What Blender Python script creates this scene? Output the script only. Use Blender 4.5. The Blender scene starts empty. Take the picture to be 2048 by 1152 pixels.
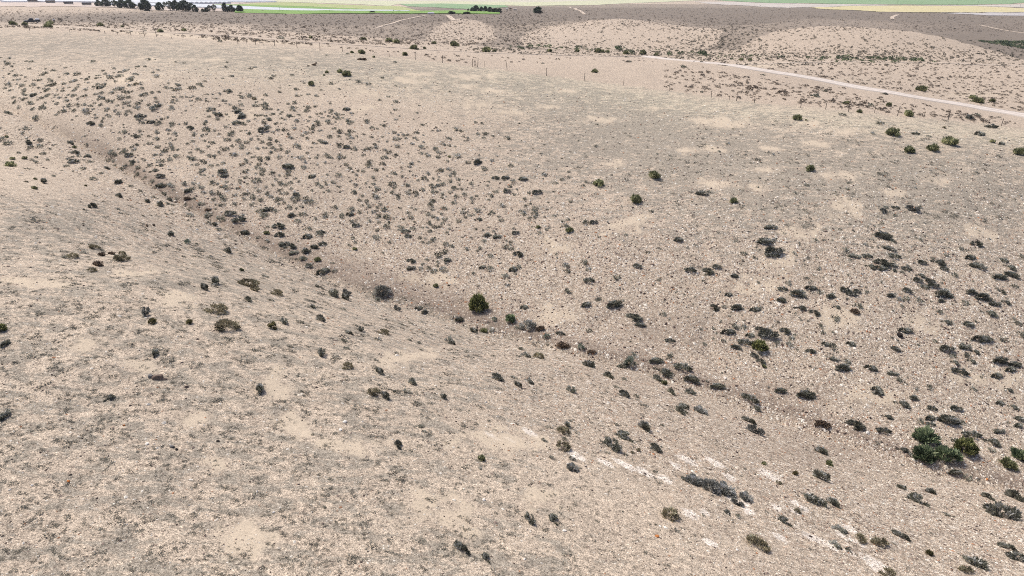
import bpy, math, random
import numpy as np
from mathutils import Vector, Matrix, Quaternion
from mathutils.bvhtree import BVHTree

rng = np.random.default_rng(20240611)
random.seed(7)
S = bpy.context.scene
COL = S.collection
CAMZ = 45.0
FPX = 2048 * 24.0 / 36.0
PITCH = math.radians(24.5)
CP, SP = math.cos(PITCH), math.sin(PITCH)

# ------------------------------------------------------------------ helpers
def ray(px, py):
    px = np.asarray(px, float); py = np.asarray(py, float)
    u = (px - 1024) / FPX; v = (576 - py) / FPX
    return np.stack([u, CP + v * SP, -SP + v * CP], -1)

def project(P):
    P = np.asarray(P, float)
    X, Y, Z = P[..., 0], P[..., 1], P[..., 2] - CAMZ
    t = np.maximum(Y * CP - Z * SP, 0.05)
    v = (Y * SP + Z * CP) / t
    return 1024 + FPX * X / t, 576 - FPX * v, t

def tag(o, label=None, cat=None, group=None, kind=None):
    if label: o['label'] = label
    if cat: o['category'] = cat
    if group: o['group'] = group
    if kind: o['kind'] = kind
    return o

def link(o, parent=None):
    COL.objects.link(o)
    if parent is not None: o.parent = parent
    return o

def mesh_np(name, V, F, mats=(), cols=None, mi=None, smooth=False):
    """V (n,3), F (m,k) constant k faces"""
    me = bpy.data.meshes.new(name)
    V = np.ascontiguousarray(V, np.float32); F = np.ascontiguousarray(F, np.int32)
    k = F.shape[1]
    me.vertices.add(len(V)); me.vertices.foreach_set('co', V.ravel())
    me.loops.add(F.size); me.loops.foreach_set('vertex_index', F.ravel())
    me.polygons.add(len(F))
    me.polygons.foreach_set('loop_start', np.arange(0, F.size, k, dtype=np.int32))
    me.polygons.foreach_set('loop_total', np.full(len(F), k, np.int32))
    for m in mats: me.materials.append(m)
    if mi is not None: me.polygons.foreach_set('material_index', np.ascontiguousarray(mi, np.int32))
    me.polygons.foreach_set('use_smooth', np.full(len(F), smooth, bool))
    me.update(calc_edges=True)
    if cols is not None:
        for an, arr in cols.items():
            a = me.attributes.new(an, 'FLOAT_COLOR', 'POINT')
            if arr.shape[1] == 3: arr = np.concatenate([arr, np.ones((len(arr), 1))], 1)
            a.data.foreach_set('color', np.ascontiguousarray(arr, np.float32).ravel())
    return me

def obj(name, me, parent=None):
    return link(bpy.data.objects.new(name, me), parent)

class MB:
    """collect polygons for one mesh"""
    def __init__(s): s.v = []; s.f = []
    def add(s, vs, fs):
        b = len(s.v); s.v += [tuple(p) for p in vs]; s.f += [tuple(i + b for i in f) for f in fs]
    def box(s, c, d, rot=0, taper=1.0):
        x, y, z = d[0] / 2, d[1] / 2, d[2] / 2
        P = [(-x, -y, -z), (x, -y, -z), (x, y, -z), (-x, y, -z), (-x * taper, -y * taper, z), (x * taper, -y * taper, z), (x * taper, y * taper, z), (-x * taper, y * taper, z)]
        cr, sr = math.cos(rot), math.sin(rot)
        P = [(c[0] + p[0] * cr - p[1] * sr, c[1] + p[0] * sr + p[1] * cr, c[2] + p[2]) for p in P]
        s.add(P, [(0, 3, 2, 1), (4, 5, 6, 7), (0, 1, 5, 4), (1, 2, 6, 5), (2, 3, 7, 6), (3, 0, 4, 7)])
    def tube(s, a, b, r0, r1, n=7):
        a = Vector(a); b = Vector(b); d = (b - a).normalized()
        e = d.orthogonal().normalized(); f = d.cross(e)
        P = []
        for c, r in ((a, r0), (b, r1)):
            for i in range(n):
                t = 2 * math.pi * i / n
                P.append(c + e * (r * math.cos(t)) + f * (r * math.sin(t)))
        F = [(i, (i + 1) % n, n + (i + 1) % n, n + i) for i in range(n)]
        F += [tuple(reversed(range(n))), tuple(range(n, 2 * n))]
        s.add(P, F)
    def prism(s, prof, y0, y1):
        """prof = [(x,z)] ccw, extruded along y"""
        n = len(prof)
        P = [(p[0], y0, p[1]) for p in prof] + [(p[0], y1, p[1]) for p in prof]
        F = [tuple(range(n)), tuple(reversed(range(n, 2 * n)))]
        F += [((i + 1) % n, i, n + i, n + (i + 1) % n) for i in range(n)]
        s.add(P, F)
    def mesh(s, name, mat, smooth=False, bevel=0):
        me = bpy.data.meshes.new(name); me.from_pydata(s.v, [], s.f)
        import bmesh
        bm = bmesh.new(); bm.from_mesh(me)
        bmesh.ops.recalc_face_normals(bm, faces=bm.faces)
        if bevel:
            bmesh.ops.bevel(bm, geom=list(bm.edges), offset=bevel, segments=2, affect='EDGES', clamp_overlap=True)
        for f in bm.faces: f.smooth = smooth
        bm.to_mesh(me); bm.free()
        me.materials.append(mat)
        return me
    def build(s, name, mat, parent=None, **k): return obj(name, s.mesh(name, mat, **k), parent)

# value noise (numpy) for masks and relief
def _h(i, j, s):
    n = (i * 374761393 + j * 668265263 + s * 1442695041) & 0xffffffff
    n = ((n ^ (n >> 13)) * 1274126177) & 0xffffffff
    return ((n ^ (n >> 16)) & 0xffff) / 65535.0
def vnoise(x, y, s=0):
    xi = np.floor(x).astype(np.int64); yi = np.floor(y).astype(np.int64)
    fx = x - xi; fy = y - yi
    fx = fx * fx * (3 - 2 * fx); fy = fy * fy * (3 - 2 * fy)
    a = _h(xi, yi, s); b = _h(xi + 1, yi, s); c = _h(xi, yi + 1, s); d = _h(xi + 1, yi + 1, s)
    return (a * (1 - fx) + b * fx) * (1 - fy) + (c * (1 - fx) + d * fx) * fy
def fbm(x, y, s=0, o=4):
    r = 0; a = .5; t = 0
    for k in range(o):
        r = r + a * vnoise(x, y, s + k * 17); t += a; a *= .5; x = x * 2.03 + 3.1; y = y * 2.03 - 1.7
    return r / t
def sstep(a, b, x):
    t = np.clip((x - a) / (b - a), 0, 1); return t * t * (3 - 2 * t)

# ------------------------------------------------------------------ terrain height
# control points: near ones give the drop below the camera, far ones the depth along the view axis
CD = [(-600,1152,16),(0,1152,17),(600,1152,17.8),(1200,1152,19.5),(1700,1152,22),(2048,1152,24.5),(2600,1152,28),
 (1024,1700,17.9),(0,1700,16.6),(2048,1700,21),
 (-600,800,15.4),(0,800,16.3),(400,800,17.5),(800,800,19.3),(1200,850,22),(1600,930,25),
 (0,500,15.6),(300,550,16.8),(600,650,18.8),(900,720,21.5),(1200,760,24.2),
 (0,350,15.2),(200,400,17.0),(-500,350,14),
 (-400,120,12.6),(0,205,15),(200,300,18),(400,420,21),(600,520,23.2),(800,590,24.8),(1000,650,26),(1300,730,27.2),(1600,830,28.3),(1850,920,29),(2048,970,29.6),(2500,1150,31),
 (600,300,18.4),(600,180,14.7),(1650,500,23.6),(1700,350,20.3),(2048,600,25.8),(1200,450,23),(1200,280,19.1),(250,180,13.6),(2500,600,27.5)]
CT = [(100,62,130),(235,68,130),(340,77,128),(595,93,125),(880,122,120),(1180,163,112),(1500,203,102),(1797,232,95),(2048,262,93),(-400,60,135),(2500,300,90),
 (300,63,160),(100,53,190),(65,45,245),(640,85,160),(1000,112,165),(1380,125,150),(1500,140,142),(1700,178,130),(2048,232,120),(2500,280,115),
 (1700,130,185),(2048,150,175),(2500,170,170),(1700,118,210),(2000,135,200),(1700,52,270),(1500,75,255),(1911,82.5,255),(1836,66.5,262),(1961,97,248),(2011,110,238),(2048,120,228),(2300,135,225),
 (1985,94,340),(2060,104,335),(2200,112,330),(1700,50,400),(1700,20,650),(1700,12,900),(2100,20,800),(2100,50,480),
 (1200,108,215),(1050,85,235),(1230,38,330),(1350,55,300),(1100,60,310),(1440,100,240),(1450,60,330),(1480,40,420),(1230,34,430),
 (930,75,240),(930,35,370),(780,28,400),(1010,55,330),(600,60,230),(600,27,420),(400,25,400),(400,40,280),(100,20,400),(100,8,600),(0,30,330),(-400,25,350),
 (600,24,700),(900,25,740),(300,14,560),(300,7,800),(1150,16,600),(1450,16,650),(1250,8,900),
 (-400,0,1170),(0,1,1100),(500,0,1170),(1000,0,1170),(1500,0,1170),(2000,0,1170),(2500,0,1170),(-800,20,500),(2900,60,500),(-900,60,180),(2900,200,160)]
pts = []
for x, y, d in CD:
    r = ray(x, y); pts.append(r * (d / -r[2]))
for x, y, t in CT:
    pts.append(ray(x, y) * t)
pts = np.array(pts)
_az = np.arctan2(pts[:, 0], pts[:, 1]); _lr = np.log(np.hypot(pts[:, 0], pts[:, 1])); _hz = pts[:, 2]
ex = []
for a in (-1.5, -.9, -.45, 0, .45, .9, 1.5):
    ex += [(a, math.log(2500), -41), (a, math.log(7000), -44), (a, math.log(3.), -17.0 - 1.2 * a)]
for a in (-1.7, 1.7):
    for r_ in (12, 30, 80, 200, 600): ex.append((a, math.log(r_), -16 - (8 if a > 0 else 0) - math.log(r_)))
ex = np.array(ex)
TA = np.concatenate([_az, ex[:, 0]]); TL = np.concatenate([_lr, ex[:, 1]]); TH = np.concatenate([_hz, ex[:, 2]])
def _phi(r2): return np.where(r2 > 1e-12, .5 * r2 * np.log(np.maximum(r2, 1e-12)), 0)
_n = len(TA)
_K = _phi((TA[:, None] - TA) ** 2 + (TL[:, None] - TL) ** 2) + np.eye(_n) * 1e-5
_P = np.stack([np.ones(_n), TA, TL], 1)
_M = np.block([[_K, _P], [_P.T, np.zeros((3, 3))]])
_W = np.linalg.solve(_M, np.concatenate([TH, np.zeros(3)]))

GUL = np.array([(x, y) for x, y in ((-400,120),(0,205),(100,250),(200,300),(300,360),(400,420),(500,470),(600,520),(700,560),(800,590),(900,622),(1000,650),(1150,692),(1300,730),(1450,780),(1600,830),(1850,920),(2048,970),(2500,1150))], float)
def hsmooth(x, y):
    shp = np.shape(x); x = np.ravel(x); y = np.ravel(y)
    a = np.clip(np.arctan2(x, y), -1.75, 1.75); l = np.log(np.maximum(np.hypot(x, y), 2.5))
    out = np.empty(len(a))
    for i in range(0, len(a), 40000):
        A = a[i:i + 40000, None]; L = l[i:i + 40000, None]
        out[i:i + 40000] = _phi((A - TA) ** 2 + (L - TL) ** 2) @ _W[:_n] + _W[_n] + _W[_n + 1] * A[:, 0] + _W[_n + 2] * L[:, 0]
    return out.reshape(shp)
_g = []
for x, y in GUL:
    r = ray(x, y); t = 40.0
    for _ in range(60):
        p = r * t; h = hsmooth(np.array([p[0]]), np.array([p[1]]))[0]
        t *= (h / p[2]) ** .5 if p[2] < 0 and h < 0 else 1
    _g.append((r * t)[:2])
GW = np.array(_g)                      # gully line on the ground
def dist_line(x, y, L):
    d = np.full(np.shape(x), 1e9)
    for (ax, ay), (bx, by) in zip(L[:-1], L[1:]):
        ux, uy = bx - ax, by - ay
        k = np.clip(((x - ax) * ux + (y - ay) * uy) / (ux * ux + uy * uy), 0, 1)
        d = np.minimum(d, np.hypot(x - ax - k * ux, y - ay - k * uy))
    return d
def side_line(x, y, L):
    d = np.full(np.shape(x), 1e9); s_ = np.ones(np.shape(x))
    for (ax, ay), (bx, by) in zip(L[:-1], L[1:]):
        ux, uy = bx - ax, by - ay
        k = np.clip(((x - ax) * ux + (y - ay) * uy) / (ux * ux + uy * uy), 0, 1)
        dd = np.hypot(x - ax - k * ux, y - ay - k * uy); c = ux * (y - ay) - uy * (x - ax)
        m = dd < d; d = np.where(m, dd, d); s_ = np.where(m, np.sign(c), s_)
    return s_
def H(x, y):
    x = np.asarray(x, float); y = np.asarray(y, float)
    h = hsmooth(x, y) + CAMZ
    r = np.hypot(x, y)
    dg = dist_line(x, y, GW)
    h = h - (.75 * np.exp(-np.abs(dg) / 3.2) + .35 * np.exp(-(dg / .8) ** 2)) * sstep(400, 200, r)
    sg = side_line(x, y, GW)
    h = h + .75 * np.exp(-((dg - 2.6) / 2.0) ** 2) * (sg < 0) * sstep(52, 68, r) * sstep(150, 110, r)
    rill = np.abs(fbm(x / 14 + y / 60, y / 30 - x / 50, 21, 3) - .5)
    h = h - .12 * np.exp(-(rill / .03) ** 2) * sstep(24, 45, r) * sstep(140, 110, r)
    h = h + (fbm(x / 9, y / 9, 3, 4) - .5) * .5 * sstep(5, 25, r) * sstep(300, 150, r)
    h = h + (fbm(x / 1.3, y / 1.3, 9, 3) - .5) * .10 * sstep(80, 40, r)
    h = h + (fbm(x / 45, y / 45, 5, 4) - .5) * 2.2 * sstep(210, 300, r) * sstep(1500, 500, r)
    return h

# polar sheet, fine in front of the camera
az = np.concatenate([np.linspace(-math.pi, -.95, 40)[:-1], np.linspace(-.95, .95, 520), np.linspace(.95, math.pi, 40)[1:]])
lr = np.concatenate([np.linspace(math.log(1.2), math.log(14), 24)[:-1], np.linspace(math.log(14), math.log(1500), 400), np.linspace(math.log(1500), math.log(9000), 30)[1:]])
AZ, LR = np.meshgrid(az, lr)
RX = np.exp(LR) * np.sin(AZ); RY = np.exp(LR) * np.cos(AZ)
RZ = H(RX, RY)
TV = np.stack([RX, RY, RZ], -1).reshape(-1, 3)
nr, na = AZ.shape
ii, jj = np.meshgrid(np.arange(nr - 1), np.arange(na - 1), indexing='ij')
q = (ii * na + jj).ravel()
TF = np.stack([q, q + 1, q + 1 + na, q + na], 1)[:, ::-1]
# close the middle with a cap
BVH = BVHTree.FromPolygons([tuple(v) for v in TV.tolist()], TF.tolist(), all_triangles=False)
CAM = Vector((0, 0, CAMZ))
def hit(px, py):
    d = Vector(ray(px, py)).normalized()
    loc, nor, i, dist = BVH.ray_cast(CAM, d, 20000)
    if loc is None: return None
    if nor.z < 0: nor = -nor
    t = loc.y * CP - (loc.z - CAMZ) * SP
    return loc, nor, t
def ground(x, y):
    loc, nor, i, d = BVH.ray_cast(Vector((x, y, 500)), Vector((0, 0, -1)))
    return loc.z if loc is not None else float(H(np.array([x]), np.array([y]))[0])
# ------------------------------------------------------------------ node helpers
class NT:
    def __init__(s, name):
        s.m = bpy.data.materials.new(name); s.m.use_nodes = True
        s.t = s.m.node_tree; s.t.nodes.clear()
        s.out = s.n('ShaderNodeOutputMaterial'); s.b = s.n('ShaderNodeBsdfPrincipled')
        s.t.links.new(s.b.outputs[0], s.out.inputs['Surface'])
        s.b.inputs['Roughness'].default_value = .9
        s.b.inputs['Specular IOR Level'].default_value = .25
    def n(s, t): return s.t.nodes.new(t)
    def set(s, sock, v):
        if hasattr(v, 'is_linked') or isinstance(v, bpy.types.NodeSocket): s.t.links.new(v, sock)
        elif isinstance(v, (tuple, list)) and sock.type == 'RGBA': sock.default_value = tuple(v) + ((1,) if len(v) == 3 else ())
        else: sock.default_value = v
    def math(s, op, a, b=None, c=None, clamp=False):
        n = s.n('ShaderNodeMath'); n.operation = op; n.use_clamp = clamp
        s.set(n.inputs[0], a)
        if b is not None: s.set(n.inputs[1], b)
        if c is not None: s.set(n.inputs[2], c)
        return n.outputs[0]
    def mix(s, f, a, b, mode='MIX'):
        n = s.n('ShaderNodeMix'); n.data_type = 'RGBA'; n.blend_type = mode
        s.set(n.inputs['Factor'], f); s.set(n.inputs[6], a); s.set(n.inputs[7], b)
        return n.outputs[2]
    def noise(s, co, sc, det=4, ro=.5, dist=0):
        n = s.n('ShaderNodeTexNoise'); s.t.links.new(co, n.inputs['Vector'])
        n.inputs['Scale'].default_value = sc; n.inputs['Detail'].default_value = det; n.inputs['Roughness'].default_value = ro
        n.inputs['Distortion'].default_value = dist
        return n.outputs['Fac']
    def vor(s, co, sc, out='Color', feat='F1', rnd=1):
        n = s.n('ShaderNodeTexVoronoi'); s.t.links.new(co, n.inputs['Vector']); n.feature = feat
        n.inputs['Scale'].default_value = sc; n.inputs['Randomness'].default_value = rnd
        return n.outputs[out]
    def ramp(s, f, stops, interp='LINEAR'):
        n = s.n('ShaderNodeValToRGB'); n.color_ramp.interpolation = interp
        e = n.color_ramp.elements
        while len(e) < len(stops): e.new(.5)
        for el, (p, c) in zip(e, stops):
            el.position = p; el.color = (c, c, c, 1) if not isinstance(c, (tuple, list)) else tuple(c) + (1,)
        s.set(n.inputs[0], f); return n.outputs[0]
    def step(s, x, a, b):
        n = s.n('ShaderNodeMapRange'); n.interpolation_type = 'SMOOTHSTEP'
        s.set(n.inputs[0], x); n.inputs[1].default_value = a; n.inputs[2].default_value = b
        return n.outputs[0]
    def attr(s, name):
        n = s.n('ShaderNodeAttribute'); n.attribute_name = name; return n
    def rgb(s, c):
        n = s.n('ShaderNodeSeparateColor'); s.set(n.inputs[0], c); return n.outputs
    def co(s, kind='Object'):
        n = s.n('ShaderNodeTexCoord'); return n.outputs[kind]
    def scale(s, v, xyz):
        n = s.n('ShaderNodeMapping'); s.t.links.new(v, n.inputs[0]); n.inputs['Scale'].default_value = xyz
        return n.outputs[0]
    def bump(s, h, st, d):
        n = s.n('ShaderNodeBump'); s.set(n.inputs['Height'], h); n.inputs['Strength'].default_value = st; n.inputs['Distance'].default_value = d
        s.t.links.new(n.outputs[0], s.b.inputs['Normal'])

# ------------------------------------------------------------------ what covers the ground where
FEN = np.array([(-400,52),(100,61),(235,69),(340,77),(470,86),(595,94),(685,102),(880,125),(1014,141),(1180,162),(1340,182),(1500,204),(1660,218),(1797,232),(1900,241),(2048,257),(2500,310)], float)
PX, PY, PT = project(TV)
PXc = np.clip(PX, -500, 2550)
fy = np.interp(PXc, FEN[:, 0], FEN[:, 1]); gy = np.interp(PXc, GUL[:, 0], GUL[:, 1])
front = PT > 1
inside = (PY > fy) | ~front            # this side of the fence
near = (PY > gy) | ~front
dG = PY - gy; dF = PY - fy
def blob(x, y, sx, sy, a=1): return a * np.exp(-((PX - x) / sx) ** 2 - ((PY - y) / sy) ** 2)
grey = np.zeros(len(TV)); grav = np.zeros(len(TV)); scrub = np.zeros(len(TV)); yel = np.zeros(len(TV))
bare = np.zeros(len(TV)); white = np.zeros(len(TV)); red = np.zeros(len(TV))
far_in = inside & ~near
grey += np.where(~near & front, np.exp(-((dF - 24) / np.where(dF > 24, 48, 26)) ** 2) * .6 * sstep(1500, 1000, PX), 0)
grey += np.where(far_in, blob(1600, 370, 520, 130, .8) + blob(1250, 270, 280, 80, .6) + blob(1950, 420, 200, 120, .3), 0)
grey += np.where(near, .42 * sstep(1500, 700, PX) * sstep(380, 560, PY) + blob(90, 440, 200, 60, .5) + blob(330, 560, 120, 16, .3) + blob(1150, 1120, 500, 60, .15), 0)
grav += np.where(far_in, sstep(330, 560, PY) * .75 + blob(500, 380, 330, 120, .3), 0)
grav += np.where(near, np.clip(sstep(500, 1300, PX + (PY - 700) * .2), 0, 1) * .9 * sstep(330, 60, dG) + sstep(1100, 1800, PX) * .5 + blob(300, 430, 260, 110, .7) + sstep(130, 10, dG) * .4, 0)
grav = np.where(inside, grav, .15)
scr = blob(300, 38, 700, 14, .75) + blob(700, 30, 330, 9, .9) + blob(690, 45, 200, 12, .6) + blob(1000, 40, 130, 24, .8) + blob(1450, 68, 60, 26, .55) + blob(1500, 24, 900, 14, .95) + blob(1900, 48, 330, 24, .85) + blob(1450, 44, 130, 8, .8) + blob(1750, 160, 420, 34, .3) + blob(1010, 80, 700, 12, .35) + blob(1200, 100, 260, 8, .5)
scr += blob(1150, 27, 250, 9, .6) + blob(1200, 40, 140, 7, .3)
scrub = np.where(~inside & front & (PT < 900), scr, 0)
scrub -= np.where(~inside, blob(1230, 68, 170, 24, .7) + blob(1680, 80, 210, 30, .7) + blob(910, 55, 70, 14, .45) + blob(1990, 120, 60, 14, .5), 0)
def inpoly(px_, py_, poly):
    r_ = np.zeros(len(px_), bool); j = len(poly) - 1
    for i in range(len(poly)):
        (xi, yi), (xj, yj) = poly[i], poly[j]
        r_ ^= ((yi > py_) != (yj > py_)) & (px_ < (xj - xi) * (py_ - yi) / (yj - yi + 1e-9) + xi); j = i
    return r_
MOUND_L = [(1048,92),(1040,78),(1060,64),(1100,52),(1180,42),(1240,37),(1330,39),(1400,47),(1445,62),(1432,85),(1405,100),(1330,112),(1200,108)]
MOUND_R = [(1470,112),(1490,90),(1515,76),(1560,61),(1640,52),(1720,51),(1800,58),(1836,65),(1911,81),(1961,95),(2011,109),(2060,124),(2300,160),(2300,170),(2060,142),(1900,130),(1700,122)]
MOUND_M = [(850,80),(868,58),(885,46),(920,36),(962,42),(988,60),(992,80),(930,90)]
mnd = np.zeros(len(TV))
for pl, tm in ((MOUND_L, 345), (MOUND_R, 300), (MOUND_M, 385)): mnd = np.maximum(mnd, inpoly(PX, PY, pl) * (PT < tm) * np.where(tm == 385, .8, 1))
dark_land = ~inside & front & (PT < 900) & (PX > 500) & (PY < np.interp(PX, [500, 800, 1000, 1100, 1500, 1700, 2300], [60, 78, 95, 100, 100, 112, 150]))
scrub = np.maximum(scrub, np.where(dark_land, .62 + .15 * sstep(1750, 1950, PX), 0)) * (1 - mnd * .86)
scrub += np.where(~inside & (PT > 300) & (PT < 460), blob(1990, 100, 110, 22, .9), 0)
yel += np.where(far_in, np.exp(-((dF - 22) / 20) ** 2) * .8 * sstep(850, 1350, PX) + np.exp(-((dF - 45) / 40) ** 2) * .5 * sstep(100, 500, PX) * sstep(1600, 1200, PX), 0)
yel += np.where(inside, blob(1040, 150, 250, 25, .4) + blob(860, 110, 100, 30, .2), 0)
red += np.where(far_in, blob(500, 250, 500, 130, .5) + blob(1100, 430, 500, 150, .5), 0) + np.where(near, .25, 0) + np.where(far_in, np.exp(-((dG + 22) / 26) ** 2) * .7 * sstep(200, 500, PX), 0)
red += np.where(~inside & (PT < 480), .55, 0)
# bare sandy rounds, listed where they lie in the landscape: x, y, half width, half height
BARE = [(1438,245,36,9),(1530,297,24,6),(1420,300,24,6),(1700,265,22,5),(1625,248,20,4),(1635,291,28,7),(1525,341,20,6),(1680,352,34,11),(1690,415,36,15),(1225,328,22,6),
 (1250,450,42,20),(1110,495,36,15),(1600,465,40,12),(1960,465,40,14),(1430,366,34,9),(1515,375,24,7),(1370,300,20,5),(1880,360,26,8),(1800,385,24,8),(1520,570,60,20),(1130,630,40,14),
 (860,1018,72,38),(485,1062,50,32),(600,862,46,22),(375,836,46,22),(1010,880,80,20),(440,930,40,20),(800,718,46,14),(560,770,50,22),(280,735,40,12),(850,560,60,14),(1560,520,50,18),(1660,640,50,22),
 (1128,184,25,5),(1105,214,25,4),(940,154,30,5),(820,160,35,5),(1200,240,36,6),(840,148,30,3),(930,173,22,3),(990,182,24,3),(745,186,30,5),(730,217,30,6),(1290,216,20,3),(960,210,30,4),(1030,225,26,4),
 (270,545,46,8),(360,600,46,12),(720,895,50,16),(1060,1000,50,20),(180,690,40,12),(560,115,30,3),(420,120,30,3),(300,118,22,3),(860,117,40,3),(700,100,28,2.5),(760,98,24,2),(250,160,50,8),(470,230,60,10),(60,560,50,10),(1850,640,50,16),(1960,760,60,20),(1750,800,60,20)]
WX = (fbm(RX.ravel() / 1.6, RY.ravel() / 1.6, 31, 4) - .5) * 3.2 + (fbm(RX.ravel() * 2, RY.ravel() * 2, 33, 3) - .5) * 1.2; WY = (fbm(RX.ravel() / 1.6, RY.ravel() / 1.6, 37, 4) - .5) * 3.2 + (fbm(RX.ravel() * 2, RY.ravel() * 2, 39, 3) - .5) * 1.2
for x, y, a, b in BARE:
    k = ((PX + WX * a - x) / a) ** 2 + ((PY + WY * b - y) / b) ** 2
    bare = np.maximum(bare, np.where(front & inside, np.exp(-k ** 1.3 * .8), 0))
bare = np.maximum(bare, np.where(~inside & front, np.exp(-((dF + 6) / 5) ** 2) * sstep(150, 260, PX) * sstep(900, 500, PX) * .8, 0))
bare = np.maximum(bare, np.where(~inside & front & (PT < 240), blob(1500, 131, 60, 6, 1) + blob(1950, 190, 90, 8, .6) + blob(1700, 160, 80, 7, .5) + blob(540, 65, 160, 6, .35), 0))
# pale lime crust showing through on the steep near slope
WHITE = [(1350,930,16,5),(1375,920,26,6),(1430,925,26,6),(1460,955,18,6),(1540,950,30,8),(1552,1015,14,6),(1463,997,18,6),(1490,1002,14,6),(1497,1022,16,7),(1590,1022,14,5),(1608,1018,14,5),(1680,1067,15,5),(1660,1090,22,6),(1700,1058,20,6),(1640,1080,40,5),
 (1620,1075,30,4),(1700,1105,16,6),(1750,1125,38,8),(1755,1140,26,5),(1715,1085,26,5),(1410,1025,14,5),(1380,1028,22,8),(1590,1005,12,5),(1060,865,22,6),(1150,910,26,7),(1250,930,30,6),(1290,945,26,6),(1330,958,20,6),(1210,925,22,5),(985,872,22,4),(1020,880,16,4),(1420,1085,20,7),(1560,1075,24,5),(1640,1000,20,5)]
for x, y, a, b in WHITE:
    X_ = PX - x; Y_ = PY - y; c, s_ = .88, .47
    k = ((X_ * c + Y_ * s_) / a) ** 2 + ((-X_ * s_ + Y_ * c) / b) ** 2
    white = np.maximum(white, np.where(front & inside, np.exp(-k ** 1.5 * .7), 0))
c01 = lambda a: np.clip(a, 0, 1)
# crease of the gully and the dark line of scree along it
crease = np.where(far_in | near, np.exp(-(np.maximum(dG, -dG * .55) / 11) ** 2) * sstep(0, 300, PX) * .9, 0)
crease = np.maximum(crease, np.where(far_in, np.exp(-((dG + 24) / 20) ** 2) * .62 * sstep(480, 650, PX) * sstep(1150, 950, PX), 0) + np.where(near, blob(1700, 900, 220, 45, .4) + blob(1250, 760, 200, 30, .15), 0) + np.where(far_in, blob(1330, 660, 160, 45, .45) + blob(1560, 790, 160, 40, .4), 0))
ATT = {'m1': np.stack([c01(grey), c01(grav), c01(scrub), c01(yel)], 1), 'm2': np.stack([c01(bare), c01(white), c01(red), c01(crease)], 1)}

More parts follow.
